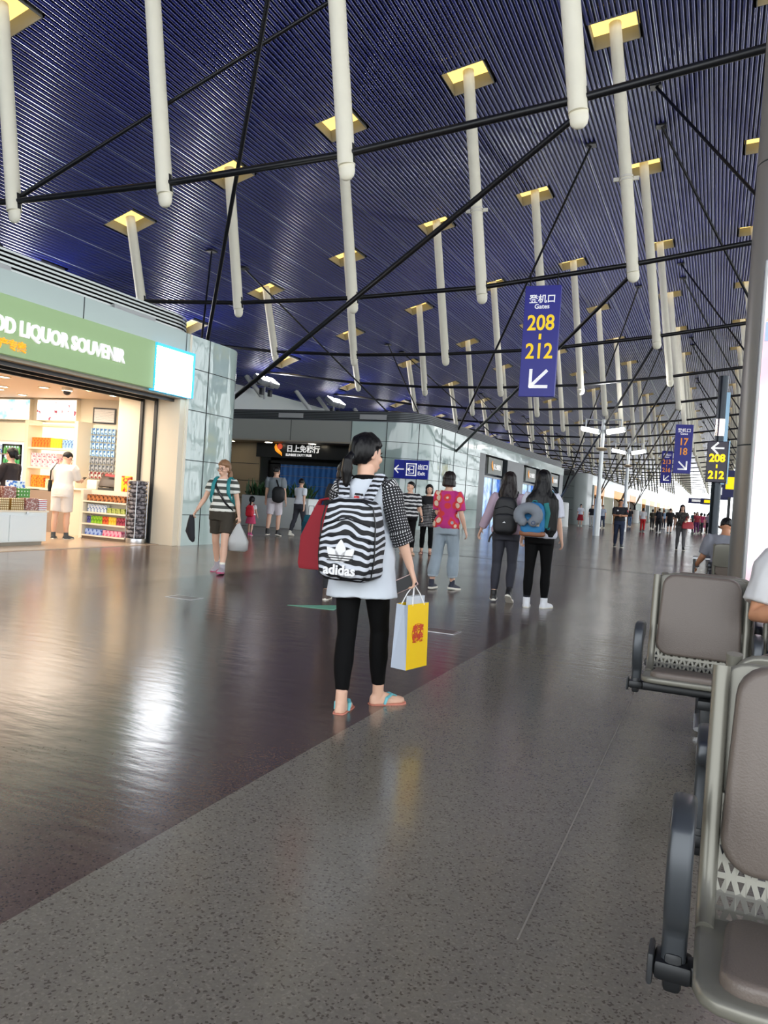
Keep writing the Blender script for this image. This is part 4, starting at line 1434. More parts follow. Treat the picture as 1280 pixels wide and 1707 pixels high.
def bench(loc, rz, n, lab, grp):
    """seat row facing local -Y, seats along +X from x=0"""
    s = empty('airport_bench', lab, 'bench', loc, rz, grp)
    for i in range(n):
        x0 = i * PIT
        xc = x0 + SW / 2
        # moulded shell: seat pan with a wide rounded rim, side rails rising into the back
        out = [(-SW / 2 + .012, .37), (-SW / 2, .33), (-SW / 2, .07), (-SW / 2 + .012, .03), (-SW / 2 + .04, .008), (-SW / 2 + .09, .0),
               (SW / 2 - .09, .0), (SW / 2 - .04, .008), (SW / 2 - .012, .03), (SW / 2, .07), (SW / 2, .33), (SW / 2 - .012, .37)]
        hz = lambda y: .425 - .09 * min(y, .3)
        b = B().prism(out, lambda x, y: V((xc + x, y, hz(y) - .03)), lambda x, y: V((xc + x, y, hz(y))))
        b.build('seat_shell', M_frame, s, bevel=.010, seg=2, smooth=50)
        for sx in (-1, 1):
            rail = [(.30, .395), (.355, .40), (.395, .425), (.42, .48), (.44, .56), (.47, .72), (.505, .90)]
            b = B().limb([(xc + sx * (SW / 2 - .018), y, z) for y, z in rail], [(.019, .018)] * 7, ref=(1, 0, 0), n=12)
            b.build('back_rail', M_frame, s, smooth=60)
        out = rrect(SW - .01, SW - .03, .30, .06)
        b = B().prism(out, lambda x, u: V((xc + x, .470 + .055 * u / .3, .61 + u)), lambda x, u: V((xc + x, .492 + .055 * u / .3, .605 + u)))
        b.build('back_shell', M_frame, s, bevel=.008, smooth=50)
        # perforated strip between the pads, with real triangular holes
        b = B()
        path = [(.35, .398), (.385, .41), (.408, .437), (.425, .48), (.44, .55), (.455, .63)]
        ls = [0]
        for a, c in zip(path[:-1], path[1:]):
            ls.append(ls[-1] + math.hypot(c[0] - a[0], c[1] - a[1]))

        def at(u):
            for j in range(len(path) - 1):
                if u <= ls[j + 1] or j == len(path) - 2:
                    t = (u - ls[j]) / (ls[j + 1] - ls[j])
                    return (path[j][0] + (path[j + 1][0] - path[j][0]) * t, path[j][1] + (path[j + 1][1] - path[j][1]) * t)
        nc, nr = 22, 8
        cw, ch = (SW - .07) / nc, ls[-1] / nr
        for r in range(nr):
            for c in range(nc):
                X0 = x0 + .035 + c * cw
                U0 = r * ch
                P = lambda fx, fu: (X0 + cw * fx,) + at(U0 + ch * fu)
                q = [P(0, 0), P(1, 0), P(1, 1), P(0, 1)]
                if (r + c) % 2:
                    tri = [P(.12, .18), P(.88, .18), P(.5, .82)]
                    b.add(q + tri, [(0, 1, 5, 4), (1, 2, 6, 5), (2, 3, 6), (3, 0, 4, 6)])
                else:
                    tri = [P(.5, .18), P(.88, .82), P(.12, .82)]
                    b.add(q + tri, [(0, 1, 4), (1, 2, 5, 4), (2, 3, 6, 5), (3, 0, 4, 6)])
        b.build('perforated_panel', M_frame, s, smooth=0, label='perforated strip with triangular holes')
        # pads
        b = B()
        out = rrect(SW - .085, SW - .11, .305, .05)
        f = lambda d: (lambda x, u: V((xc + x, .035 + u, .432 - u * .09 + d)))
        b.prism(out, f(-.03), f(.018))
        b.build('seat_pad', M_padv, s, bevel=.014, seg=3, smooth=50)
        b = B()
        out = rrect(SW - .075, SW - .10, .435, .07)
        g = lambda d: (lambda x, u: V((xc + x,   .418 + .062 * u / .42 - d, .478 + u)))
        b.prism(out, g(-.03), g(.022))
        b.build('back_pad', M_padv, s, bevel=.016, seg=3, smooth=50)
    # armrests at each end and between seats
    for i in range(n + 1):
        xa = i * PIT - .036 if i == 0 else (i * PIT - .03)
        oy = [(.225, .33), (.225, .41), (.195, .445), (.172, .50), (.172, .58), (.195, .63), (.24, .655), (.33, .655), (.385, .635), (.395, .60), (.38, .57), (.30, .565), (.272, .54), (.265, .50), (.275, .45), (.275, .33)]
        b = B().prism(oy, lambda y, z: V((xa - .024, y, z)), lambda y, z: V((xa + .024, y, z)))
        a = b.build('armrest', M_arm, s, bevel=.012, seg=3, smooth=50)
        b = B().bx(xa - .018, xa + .018, .22, .28, .29, .37)
        b.bx(xa - .036, xa + .036, .215, .285, .312, .352)
        b.build('clamp', M_beam, a, bevel=.01)
    L = n * PIT
    b = B().bx(-.072, L + .02, .225, .275, .308, .352)
    b.build('beam', M_beam, s, bevel=.012)
    b = B().bx(-.084, -.072, .215, .285, .298, .362)
    b.build('end_cap', M_dgrey, s, bevel=.006)
    for x in [.32, L - .32]:
        b = B().bx(x - .035, x + .035, .22, .28, .05, .31)
        b.bx(x - .05, x + .05, .17, .33, .26, .31)
        b.build('leg', M_beam, s, bevel=.01)
        b = B().limb([(x, -.05, .03), (x, .25, .055), (x, .50, .03)], [(.035, .015), (.04, .025), (.035, .015)], n=10)
        b.build('foot', M_chrome, s)
    return s


bench((.015, 1.42, 0), 0, 3, 'brown padded airport bench facing the camera, nearest at lower right', 'padded benches')
bench((.015 + 3 * PIT - .03, 2.62, 0), pi, 3, 'padded airport bench backing onto the nearest bench', 'padded benches')
bench((-.30, 4.08, 0), 0, 3, 'brown padded airport bench facing the camera behind the nearest pair', 'padded benches')
bench((-.30 + 3 * PIT - .03, 5.28, 0), pi, 3, 'padded airport bench backing onto the farther camera-facing bench', 'padded benches')
bench((1.6, 11.6, 0), pi, 3, 'padded airport bench beyond the grey column where the man in grey sits', 'padded benches')
t = empty('side_table', 'small metal-topped table on thin legs left of the man in grey', 'table', (-.12, 11.7, 0))
B().bx(-.15, .15, -.18, .18, .66, .69).build('table_top', M_chrome, t, smooth=0, bevel=.006)
for sx in (-.13, .13):
    for sy in (-.16, .16):
        B().bx(sx - .014, sx + .014, sy - .014, sy + .014, 0, .66).build('leg', M_dgrey, t, smooth=0)
o = B().bx(-.09, .09, -.06, .06, 0, .012).build('leaflet', pm('leaflet_blue', (60, 80, 120), .4), smooth=0)
o.location = (-.10, 11.7, .69)
tag(o, 'dark blue leaflet lying on the small metal table', 'leaflet')
# ------------------------------------------------------------------ people
SKIN = pm('skin', (222, 178, 152), .5, var=(8, .05))
SKIN_T = pm('skin_tan', (196, 140, 106), .5, var=(8, .05))
HAIR = pm('hair_black', (9, 8, 9), .42, spec=.3, bump=(60, .3, (1, 1, .12)))
HAIR_B = pm('hair_brown', (28, 20, 18), .42, spec=.3, bump=(60, .25, (1, 1, .12)))
HAIR_L = pm('hair_light_brown', (140, 104, 74), .45, bump=(60, .25, (1, 1, .12)))
M_eye = pm('eye_dark', (28, 22, 20), .2)
M_lip = pm('lips', (180, 96, 90), .5)
FEM = [(.84, .0, .140, .098), (.90, -.008, .168, .118), (.95, -.012, .170, .122), (1.02, -.004, .150, .108), (1.09, .004, .126, .094), (1.16, .006, .126, .095), (1.25, .014, .140, .108), (1.32, .008, .148, .102), (1.38, -.004, .138, .080), (1.42, -.010, .092, .062), (1.45, -.008, .058, .054)]
MAL = [(.84, .0, .140, .100), (.90, -.006, .160, .116), (.95, -.008, .162, .116), (1.02, .0, .152, .110), (1.09, .004, .146, .106), (1.16, .006, .150, .108), (1.25, .010, .166, .116), (1.32, .006, .174, .112), (1.38, -.004, .158, .088), (1.42, -.010, .104, .068), (1.45, -.008, .064, .060)]


class Figure:
    def __init__(s, label, x, y, face, H=1.65, sex='f', lean=0.0, lt=(0, 0, 0, 5), rt=(0, 0, 0, 5), la=(0, 6, 8, 0), ra=(0, 6, 8, 0),
                 head=(0, 0), skin=None, q=.010, sit=None, hs=1.0, roll=0.0, group=None, curl=35, wide=1.0, z0=0.0, twist=0.0):
        s.K = H / 1.70
        s.q = q
        s.skin = skin or SKIN
        s.root = empty('person', label, 'person', (x, y, z0), radians(face), group, s.K)
        s.hs = hs
        s.wide = wide
        s.sex = sex
        # legs
        J = {}
        low = 9
        for sd, sx, lg in (('L', -1, lt), ('R', 1, rt)):
            a, kb, fp, fy = lg[:4]
            a, kb, fp, fy = map(radians, (a, kb, fp, fy))
            hip = V((sx * .085, 0, .90))
            out = lg[4] if len(lg) > 4 else .05 if sit is None else .16
            td = V((sx * out * .6, sin(a), -cos(a))).normalized()
            kn = hip + td * .43
            sdn = V((sx * (.01 if out > 0 else out * .5), sin(a - kb), -cos(a - kb))).normalized()
            an = kn + sdn * .40
            fd = V((sx * sin(fy) * cos(fp), cos(fy) * cos(fp), sin(fp)))
            side = V((cos(fy), -sx * sin(fy), 0))
            fu = side.cross(fd).normalized()
            J['hip' + sd], J['kn' + sd], J['an' + sd], J['fd' + sd], J['fu' + sd], J['fs' + sd] = hip, kn, an, fd, fu, side
            for c in (an - fu * .07 - fd * .05, an - fu * .07 + fd * .17):
                low = min(low, c.z)
        dz = -low
        if sit is not None:
            dz = sit / s.K + .095 - .90
        s.dz = dz
        off = V((0, 0, dz))
        for k in list(J):
            if k[:2] in ('hi', 'kn', 'an'):
                J[k] = J[k] + off
        s.J = J
        # torso frame
        pv = V((0, 0, .93 + dz))
        RT = Matrix.Rotation(radians(roll), 4, 'Y') @ Matrix.Rotation(radians(-lean), 4, 'X') @ Matrix.Rotation(radians(twist), 4, 'Z')
        s.T = Matrix.Translation(pv) @ RT @ Matrix.Translation((0, 0, -.93))
        s.prof = [(z, cy_, rx * (wide if z < 1.36 else 1 + (wide - 1) * .4), ry * (wide if z < 1.36 else 1)) for z, cy_, rx, ry in (FEM if sex == 'f' else MAL)]
        sw = (.160 if sex == 'f' else .182) * (1 + (wide - 1) * .6)
        R3 = s.T.to_3x3()
        for sd, sx, (f, ab, el, inn) in (('L', -1, la), ('R', 1, ra)):
            f, ab, el, inn = map(radians, (f, ab, el, inn))
            sh = s.T @ V((sx * sw, -.005, 1.375))
            u = V((sx * sin(ab), sin(f) * cos(ab), -cos(f) * cos(ab))).normalized()
            w = V((-sx * sin(inn), cos(f) * cos(inn), sin(f) * cos(inn)))
            w = (w - u * w.dot(u)).normalized()
            u, w = R3 @ u, R3 @ w
            eb = sh + u * .275
            fd = (u * cos(el) + w * sin(el)).normalized()
            wr = eb + fd * .235
            n = V((-sx, 0, 0)) * .9 + V((0, -.25, 0))
            n = R3 @ n
            n = (n - fd * n.dot(fd)).normalized()
            J['sh' + sd], J['el' + sd], J['wr' + sd], J['hd' + sd], J['hn' + sd] = sh, eb, wr, fd, n
            J['palm' + sd] = wr + fd * .085 + n * .03
        s.HM = s.T @ Matrix.Translation((0, -.006, 1.465)) @ Matrix.Rotation(radians(head[0]), 4, 'Z') @ Matrix.Rotation(radians(head[1]), 4, 'X') @ Matrix.Diagonal((hs, hs, hs, 1))
        s.curl = curl
        s.body()

    def W(s, p):
        M = Matrix.Translation(s.root.location) @ Matrix.Rotation(s.root.rotation_euler[2], 4, 'Z') @ Matrix.Diagonal((s.K, s.K, s.K, 1))
        return M @ V(p)

    # ring stack for torso-following cloth or flesh
    def trunk(s, b, z0, z1, off=0.0, n=28, flare=0.0, hemx=None, hip=0.0):
        P = s.prof
        zs = [z for z, *_ in P if z0 < z < z1]
        zs = sorted(set([z0] + zs + [z1] + ([1.03, 1.05] if z0 < 1.0 < z1 else [])))
        rings = []
        for z in zs:
            if z <= P[0][0]:
                t = (P[0][0] - z)
                cy_, rx, ry = -.004, P[1][2] + .0 + flare * t, P[1][3] + flare * t * .9
            else:
                for (za, ca, xa, ya), (zb, cb, xb, yb) in zip(P[:-1], P[1:]):
                    if za <= z <= zb:
                        t = (z - za) / (zb - za)
                        cy_, rx, ry = ca + (cb - ca) * t, xa + (xb - xa) * t, ya + (yb - ya) * t
                        break
                else:
                    cy_, rx, ry = P[-1][1:]
                if flare and z < 1.1:
                    rx, ry = max(rx, .165 * s.wide), max(ry, .115 * s.wide)
            o = off * (1 if z < 1.36 else .6) + (hip if z < 1.04 else hip * .4 if z < 1.1 else 0)
            if hemx and z < 1.0:
                rx += hemx * (1.0 - z) / .3
                ry += hemx * (1.0 - z) / .3
            ring = []
            for k in range(n):
                a = 2 * pi * k / n
                ca_, sa_ = cos(a), sin(a)
                e = .86
                ring.append(s.T @ V(((rx + o) * math.copysign(abs(ca_) ** e, ca_), cy_ + (ry + o) * math.copysign(abs(sa_) ** e, sa_), z)))
            rings.append(ring)
        b.loft(rings)

    def leg(s, b, sd, off=0.0, t0=0.0, t1=1.0, n=14, bell=0.0):
        """t 0..1 hip to knee, 1..2 knee to ankle"""
        J = s.J
        hip, kn, an = J['hip' + sd], J['kn' + sd], J['an' + sd]
        tab = [(0, .088), (.25, .084), (.5, .073), (.8, .060), (1.0, .054), (1.2, .053), (1.4, .055), (1.6, .047), (1.85, .036), (2.0, .035)]
        if s.sex == 'm':
            tab = [(t, r * 1.05) for t, r in tab]
        pos = lambda t: hip.lerp(kn, t) if t <= 1 else kn.lerp(an, t - 1)

        def rad(t):
            for (a, ra), (c, rc) in zip(tab[:-1], tab[1:]):
                if a <= t <= c:
                    return ra + (rc - ra) * (t - a) / (c - a)
            return tab[-1][1]
        ts = sorted(set([t0] + [t for t, _ in tab if t0 < t < t1] + [t1]))
        pts, rr = [], []
        for t in ts:
            p = pos(t)
            if 1.1 < t < 1.7:
                p = p + V((0, -.012, 0))
            r = rad(t) * (1 + .1 * (s.wide - 1)) + off + bell * max(0, t - .4)
            pts.append(p)
            rr.append((r, r * 1.06))
        b.limb(pts, rr, n=n)

    def arm(s, b, sd, off=0.0, t0=0.0, t1=2.0, n=12, taper=0.0):
        J = s.J
        sh, el, wr = J['sh' + sd], J['el' + sd], J['wr' + sd]
        k = 1.0 if s.sex == 'f' else 1.14
        tab = [(0, .050), (.15, .053), (.4, .047), (.8, .040), (1.0, .037), (1.25, .039), (1.6, .031), (2.0, .024)]
        pos = lambda t: sh.lerp(el, t) if t <= 1 else el.lerp(wr, t - 1)

        def rad(t):
            for (a, ra), (c, rc) in zip(tab[:-1], tab[1:]):
                if a <= t <= c:
                    return (ra + (rc - ra) * (t - a) / (c - a)) * k
            return tab[-1][1] * k
        ts = sorted(set([t0] + [t for t, _ in tab if t0 < t < t1] + [t1]))
        pts = [pos(t) for t in ts]
        rr = [rad(t) + off + taper * t for t in ts]
        inner = V((-.06 if sd == 'R' else .06, 0, .0))
        if t0 == 0:
            pts = [sh + inner] + pts
            rr = [rr[0] * .9] + rr
        b.limb(pts, rr, n=n)

    def hand(s, b, sd, fine):
        J = s.J
        w, d, n = J['wr' + sd], J['hd' + sd], J['hn' + sd]
        k = (1.0 if s.sex == 'f' else 1.1) * (.85 if s.hs > 1.1 else 1)
        sx = -1 if sd == 'L' else 1
        side = d.cross(n).normalized()
        thumb_side = side if side.y > 0 else -side      # thumbs point forward on hanging arms
        fr = max(.0085, fine * .85)
        b.limb([w - d * .02, w + d * .02, w + d * .055 * k, w + d * .092 * k], [(.026, .022), (.034, .018), (.042 * k, .016), (.040 * k, .014)], ref=thumb_side, n=10)
        c = radians(s.curl)
        for i, (o, L) in enumerate(((.031, .070), (.0105, .078), (-.0105, .073), (-.030, .057))):
            p = w + d * .088 * k + thumb_side * o * k
            dd = d * cos(c * .5) + n * sin(c * .5)
            d2 = d * cos(c * 1.5) + n * sin(c * 1.5)
            d3 = d * cos(c * 2.2) + n * sin(c * 2.2)
            p1 = p + dd * L * .45 * k
            p2 = p1 + d2 * L * .32 * k
            p3 = p2 + d3 * L * .25 * k
            b.limb([p - d * .02, p1, p2, p3], [fr, fr, fr * .92, fr * .75], ref=thumb_side, n=8)
        p = w + d * .025 + thumb_side * .028
        d1 = (d * .55 + thumb_side * .65 + n * .45).normalized()
        d2 = (d * .9 + thumb_side * .1 + n * .5).normalized()
        b.limb([p - thumb_side * .012, p + d1 * .035 * k, p + d1 * .035 * k + d2 * .032 * k], [fr * 1.25, fr * 1.1, fr * .85], n=8)

    def head_pt(s, x, y, z):
        return s.HM @ V((x, y, z))

    def body(s):
        b = B()
        s.trunk(b, .84, 1.45)
        for sd in 'LR':
            s.leg(b, sd, t1=2.0)
            s.arm(b, sd)
            s.hand(b, sd, s.q)
            s.foot(b, sd)
        # neck, skull, jaw, nose, ears
        nk0, nk1 = s.T @ V((0, -.012, 1.40)), s.HM @ V((0, .0, .045))
        b.limb([nk0, nk0.lerp(nk1, .5), nk1], [.062, .052 if s.sex == 'f' else .06, .054], n=14)
        H3 = s.HM.to_3x3()
        b.ell(s.head_pt(0, -.004, .132), (.074, .094, .098), H3, 20, 14)
        b.limb([s.head_pt(0, .02, .11), s.head_pt(0, .038, .06), s.head_pt(0, .056, .028), s.head_pt(0, .062, .012)], [(.068, .07), (.058, .052), (.040, .032), (.022, .016)], ref=H3 @ V((1, 0, 0)), n=14)
        b.limb([s.head_pt(0, .088, .118), s.head_pt(0, .100, .086), s.head_pt(0, .088, .074)], [.010, .0155, .010], ref=H3 @ V((1, 0, 0)), n=8)
        for sx in (-1, 1):
            b.ell(s.head_pt(sx * .076, -.005, .108), (.013, .02, .032), H3, 8, 6)
            b.ell(s.head_pt(sx * .04, .066, .088), (.026, .02, .022), H3, 8, 6)
        b.limb([s.head_pt(-.02, .082, .047), s.head_pt(0, .087, .047), s.head_pt(.02, .082, .047)], [.008, .010, .008], n=8)
        o = b.build('body', s.skin, s.root, remesh=(s.q / s.K if s.q < .02 else s.q, 2))
        s.body_ob = o

    def foot(s, b, sd, off=0.0):
        J = s.J
        a, fd, fu, fs = (J[k + sd] for k in ('an', 'fd', 'fu', 'fs'))
        base = a - fu * .07
        secs = [(-.052, .018, .045), (-.035, .030, .065), (0, .034, .085), (.05, .038, .066), (.10, .043, .046), (.15, .040, .034), (.178, .020, .024)]
        rings = []
        for t, w, h in secs:
            w, h = w + off, h + off * .8
            c = base + fd * (t + (off if t > .1 else -off if t < -.03 else 0)) + fu * .006
            rings.append([c + fs * w * cos(pi * k / 7) + fu * h * sin(pi * k / 7) for k in range(8)] + [c - fs * w * .9 + fu * (-.004), c + fs * w * .9 + fu * (-.004)])
        b.loft(rings)
        b.limb([a + fu * .06, a, base + fu * .03 - fd * .01], [.036 + off, .037 + off, .032 + off], n=10)

    # -------- clothing
    def face(s, brow=True, glasses=None, lip=None):
        H3 = s.HM.to_3x3()
        for sx in (-1, 1):
            B().ell(s.head_pt(sx * .031, .083, .112), (.014, .008, .0065), H3, 10, 6).build('eye', M_eye, s.root)
            if brow:
                B().limb([s.head_pt(sx * .016, .090, .131), s.head_pt(sx * .034, .087, .136), s.head_pt(sx * .050, .076, .131)], [.003, .004, .002], n=6).build('eyebrow', HAIR, s.root)
        B().limb([s.head_pt(-.021, .087, .046), s.head_pt(0, .096, .046), s.head_pt(.021, .087, .046)], [(.003, .004), (.006, .006), (.003, .004)], n=8).build('mouth', lip or M_lip, s.root)
        if glasses:
            b = B()
            for sx in (-1, 1):
                rot = H3 @ Matrix.Rotation(radians(90), 3, 'X')
                b.torus(s.head_pt(sx * .033, .098, .110), .022, .0025, rot, 16, 6)
                b.limb([s.head_pt(sx * .055, .095, .113), s.head_pt(sx * .08, 0, .113)], .0025, n=6)
            b.limb([s.head_pt(-.012, .1, .113), s.head_pt(.012, .1, .113)], .0025, n=6)
            b.build('glasses', glasses, s.root)

    def hair(s, style, mat=None, ln=.0):
        mat = mat or HAIR
        H3 = s.HM.to_3x3()
        b = B()
        nu, nv = 40, 28
        c = V((0, -.010, .138))
        r = V((.083, .104, .107)) if style == 'short' else V((.096, .114, .118))
        deep = {'short': -.5, 'bob': -1.0, 'long': -.9, 'pony': -.8, 'bun': -.75}[style]
        vs = []
        for i in range(nv + 1):
            a = pi * i / nv
            for k in range(nu):
                ph = 2 * pi * k / nu
                d = V((sin(a) * cos(ph), sin(a) * sin(ph), cos(a)))
                f = 1.0
                facey = d.y > (.30 if style in ('bob', 'long') else .12) - (.0 if style in ('bob', 'long') else .35) * max(0, -d.z)
                if facey and d.z < .42 - .25 * abs(d.x):
                    f = .80
                if d.z < deep:
                    f = min(f, .80)
                if style == 'short' and d.z < -.02 and d.y > -.15:
                    f = min(f, .84)
                p = V((d.x * r.x, d.y * r.y, d.z * r.z)) * f
                if style == 'bob' and d.z < 0 and f == 1.0:
                    e = -d.z
                    p = V((d.x * r.x, d.y * r.y, d.z * r.z))
                    rad = math.hypot(d.x, d.y)
                    if rad > 1e-3:
                        g = min(1.0, .92 + .2 * e) / max(rad, .55)
                        p.x, p.y = p.x * g, p.y * g
                    p.z = -e * r.z * (1.05 + ln)
                vs.append(s.HM @ (c + p))
        fs = []
        for i in range(nv):
            for k in range(nu):
                l = (k + 1) % nu
                fs.append((i * nu + k, (i + 1) * nu + k, (i + 1) * nu + l, i * nu + l))
        b.add(vs, fs)
        hp = s.head_pt
        if style == 'pony':
            b.ell(hp(.0, -.115, .085), (.030, .03, .035), H3)
            b.limb([hp(0, -.105, .095), hp(-.005, -.135, .06), hp(-.012, -.135, .0), hp(-.018, -.125, -.06), hp(-.02, -.12, -.115)], [(.026, .026), (.036, .034), (.040, .034), (.030, .026), (.010, .01)], n=12)
        if style == 'bun':
            b.ell(hp(0, -.115, .07), (.045, .035, .045), H3)
        if style == 'long':
            L = .36 + ln
            k = 1 + ln * 2.0
            b.limb([hp(0, -.01, .19), hp(0, -.025, .12), hp(0, -.045, .05), hp(0, -.065, -.02), hp(0, -.095, -.12), hp(0, -.115, -.22), hp(0, -.125, -L * .85), hp(0, -.125, -L)],
                   [(.07, .08), (.098, .092), (.108, .085), (.122, .075), (.138 * k, .066), (.146 * k, .056), (.142 * k, .04), (.11 * k, .015)], ref=H3 @ V((1, 0, 0)), n=24)
        o = b.build('hair', mat, s.root, remesh=(.008, 3), wrinkle=(34, .006, (1, 1, .15)))
        if style == 'pony':
            B().torus(hp(0, -.118, .085), .028, .008, H3 @ Matrix.Rotation(radians(70), 3, 'X')).build('hair_tie', M_black, s.root)
        return o

    def top(s, mat, sl=.5, hem=.92, off=.014, slmat=None, taper=.0, neck=1.43, flare=0.0, wr=.008, name='shirt', sloff=.006, hemx=None, q=.011):
        b = B()
        s.trunk(b, hem, neck, off, flare=flare, hemx=hemx, hip=.014)
        if slmat is None and sl > 0:
            for sd in 'LR':
                s.arm(b, sd, off + sloff, t1=sl * 2, taper=taper)
        o = b.build(name, mat, s.root, remesh=(q, 5), wrinkle=(9, wr, (1, 1, .6)) if wr else None)
        if slmat is not None:
            for sd in 'LR':
                b = B()
                s.arm(b, sd, off + sloff, t1=sl * 2, taper=taper)
                o2 = b.build('sleeve', slmat, s.root, remesh=(q, 4), wrinkle=(12, wr, (1, 1, 1)))
                sh = s.J['sh' + sd]
                uv_along(o2, [sh + V((-.06 if sd == 'R' else .06, 0, .03)), sh, s.J['el' + sd], s.J['wr' + sd]])
        return o

    def legs(s, mat, t1=1.9, off=.010, waist=1.0, name='trousers', bell=0.0, wr=.006, q=.011):
        b = B()
        s.trunk(b, .80, waist, off + .007)
        for sd in 'LR':
            s.leg(b, sd, off, 0, t1, bell=bell)
        return b.build(name, mat, s.root, remesh=(q, 4), wrinkle=(11, wr, (1, 1, .8)) if wr else None)

    def skirt(s, mat, hem=.5, waist=1.04, off=.012, flare=.12, uv=False):
        b = B()
        s.trunk(b, hem, waist, off, flare=flare)
        o = b.build('skirt', mat, s.root, remesh=(.012, 3), wrinkle=(10, .008, (1, 1, .2)))
        if uv:
            uv_along(o, [s.T @ V((0, 0, hem)), s.T @ V((0, 0, waist))], .19)
        return o

    def shoes(s, mat, sole=None, kind='sneaker', off=.009, sock=None):
        for sd in 'LR':
            J = s.J
            a, fd, fu, fs = (J[k + sd] for k in ('an', 'fd', 'fu', 'fs'))
            base = a - fu * .07
            outline = [(-.062, .012), (-.055, .03), (-.02, .038), (.05, .040), (.10, .050), (.15, .048), (.185, .028), (.195, .0)]
            poly = [(t, w) for t, w in outline] + [(t, -w) for t, w in reversed(outline[:-1])]
            if kind == 'sneaker':
                b = B()
                s.foot(b, sd, off)
                sh = b.build('shoe', mat, s.root, remesh=(.008, 2))
                so = B().prism(poly, lambda t, w: base + fd * t + fs * w * 1.05 - fu * .012, lambda t, w: base + fd * t + fs * w * 1.05 + fu * .016)
                so.build('sole', sole or M_white, sh, smooth=0, bevel=.004)
                if sock:
                    B().limb([a + fu * .02, a + fu * .085], [.043, .042], n=12).build('sock', sock, s.root)
            else:
                so = B().prism(poly, lambda t, w: base + fd * t + fs * w * 1.08 - fu * .014, lambda t, w: base + fd * t + fs * w * 1.08 + fu * .004)
                sh = so.build('sandal', sole or mat, s.root, smooth=0, bevel=.004)
                b = B()
                if kind == 'flipflop':
                    for g in (-1, 1):
                        b.limb([base + fd * .125 + fu * .042 + fs * .004, base + fd * .085 + fu * .060 + fs * g * .024, base + fd * .045 + fu * .045 + fs * g * .043, base + fd * .03 + fu * .004 + fs * g * .043], [(.008, .005), (.013, .005), (.012, .005), (.008, .004)], n=8)
                else:
                    for t, h, w in ((.11, .056, .047), (.03, .082, .042)):
                        b.limb([base + fd * t + fs * w * cos(pi * k / 8) + fu * h * sin(pi * k / 8) for k in range(9)], [(.012, .006)] * 9, ref=fd, n=8)
                b.build('strap', mat, sh)

    def shift(s, o):
        """bake: nothing, children live in the figure's space"""
        return o


def superbox(b, c, r, e=.45, nu=28, nv=18, rot=None, taper=0.0):
    """rounded box (superellipsoid)"""
    c = V(c)
    sg = lambda v, p: math.copysign(abs(v) ** p, v)
    vs, fs = [], []
    for i in range(nv + 1):
        a = -pi / 2 + pi * i / nv
        for k in range(nu):
            ph = 2 * pi * k / nu
            z = sg(sin(a), e)
            f = 1 - taper * max(0, z)
            p = V((r[0] * sg(cos(a), e) * sg(cos(ph), e) * f, r[1] * sg(cos(a), e) * sg(sin(ph), e) * (1 - taper * .5 * max(0, z)), r[2] * z))
            vs.append(c + (rot @ p if rot is not None else p))
    for i in range(nv):
        for k in range(nu):
            l = (k + 1) % nu
            fs.append((i * nu + k, i * nu + l, (i + 1) * nu + l, (i + 1) * nu + k))
    return b.add(vs, fs)


def worn(f, name, label, cat, base, group=None):
    """top-level thing carried by a figure, with the figure's orientation; base in figure space"""
    o = empty(name, label, cat, f.W(base), f.root.rotation_euler[2], group, f.K)
    return o, V(base)


def backpack(f, label, mat, strap, base=(0, -.20, .98), size=(.155, .085, .24), pocket=None, e=.5, handle=True, lean=0.0, wide=1.0):
    bx_, o = worn(f, 'backpack', label, 'backpack', base)
    dz = f.dz
    c = V(base) + V((0, 0, size[2]))
    b = B()
    superbox(b, c, size, e, taper=.18)
    b.build('main_bag', mat, bx_, off=o, wrinkle=(11, .008))
    b = B()
    superbox(b, c + V((0, -size[1] * .85, -size[2] * .38)), (size[0] * .86, size[1] * .5, size[2] * .5), e)
    b.build('front_pocket', pocket or mat, bx_, off=o, wrinkle=(11, .006))
    T = f.T
    sw = .105
    for sx in (-1, 1):
        pts = [(sx * sw * .7, base[1] + .06, base[2] + 2 * size[2] * .93 - dz), (sx * sw, -.085, 1.40), (sx * sw, -.03, 1.452), (sx * sw, .055, 1.425), (sx * (sw + .01), .125, 1.34), (sx * (sw + .02), .135, 1.22), (sx * (sw + .055), .10, 1.12), (sx * (sw + .07), .0, 1.06), (sx * (sw + .02), -.10, 1.04), (sx * size[0] * .8, base[1] + .03, base[2] + .08 - dz)]
        b = B().limb([T @ V(p) for p in pts], [(.028 * wide, .008)] * 6 + [(.016, .006)] * 4, n=10)
        b.build('shoulder_strap', strap, bx_, off=o)
    if handle:
        b = B().limb([c + V((-.03, size[1] * .5, size[2] * .93)), c + V((-.02, size[1] * .5, size[2] * 1.1)), c + V((.02, size[1] * .5, size[2] * 1.1)), c + V((.03, size[1] * .5, size[2] * .93))], .009, ref=(0, 1, 0), n=8)
        b.build('top_handle', strap, bx_, off=o)
    b = B().limb([c + V((-size[0] * .8, -size[1] * .95, size[2] * .35)), c + V((0, -size[1] * 1.02, size[2] * .52)), c + V((size[0] * .8, -size[1] * .95, size[2] * .35))], .004, ref=(0, 1, 0), n=6)
    b.build('zip', M_black, bx_, off=o)
    return bx_, o, c


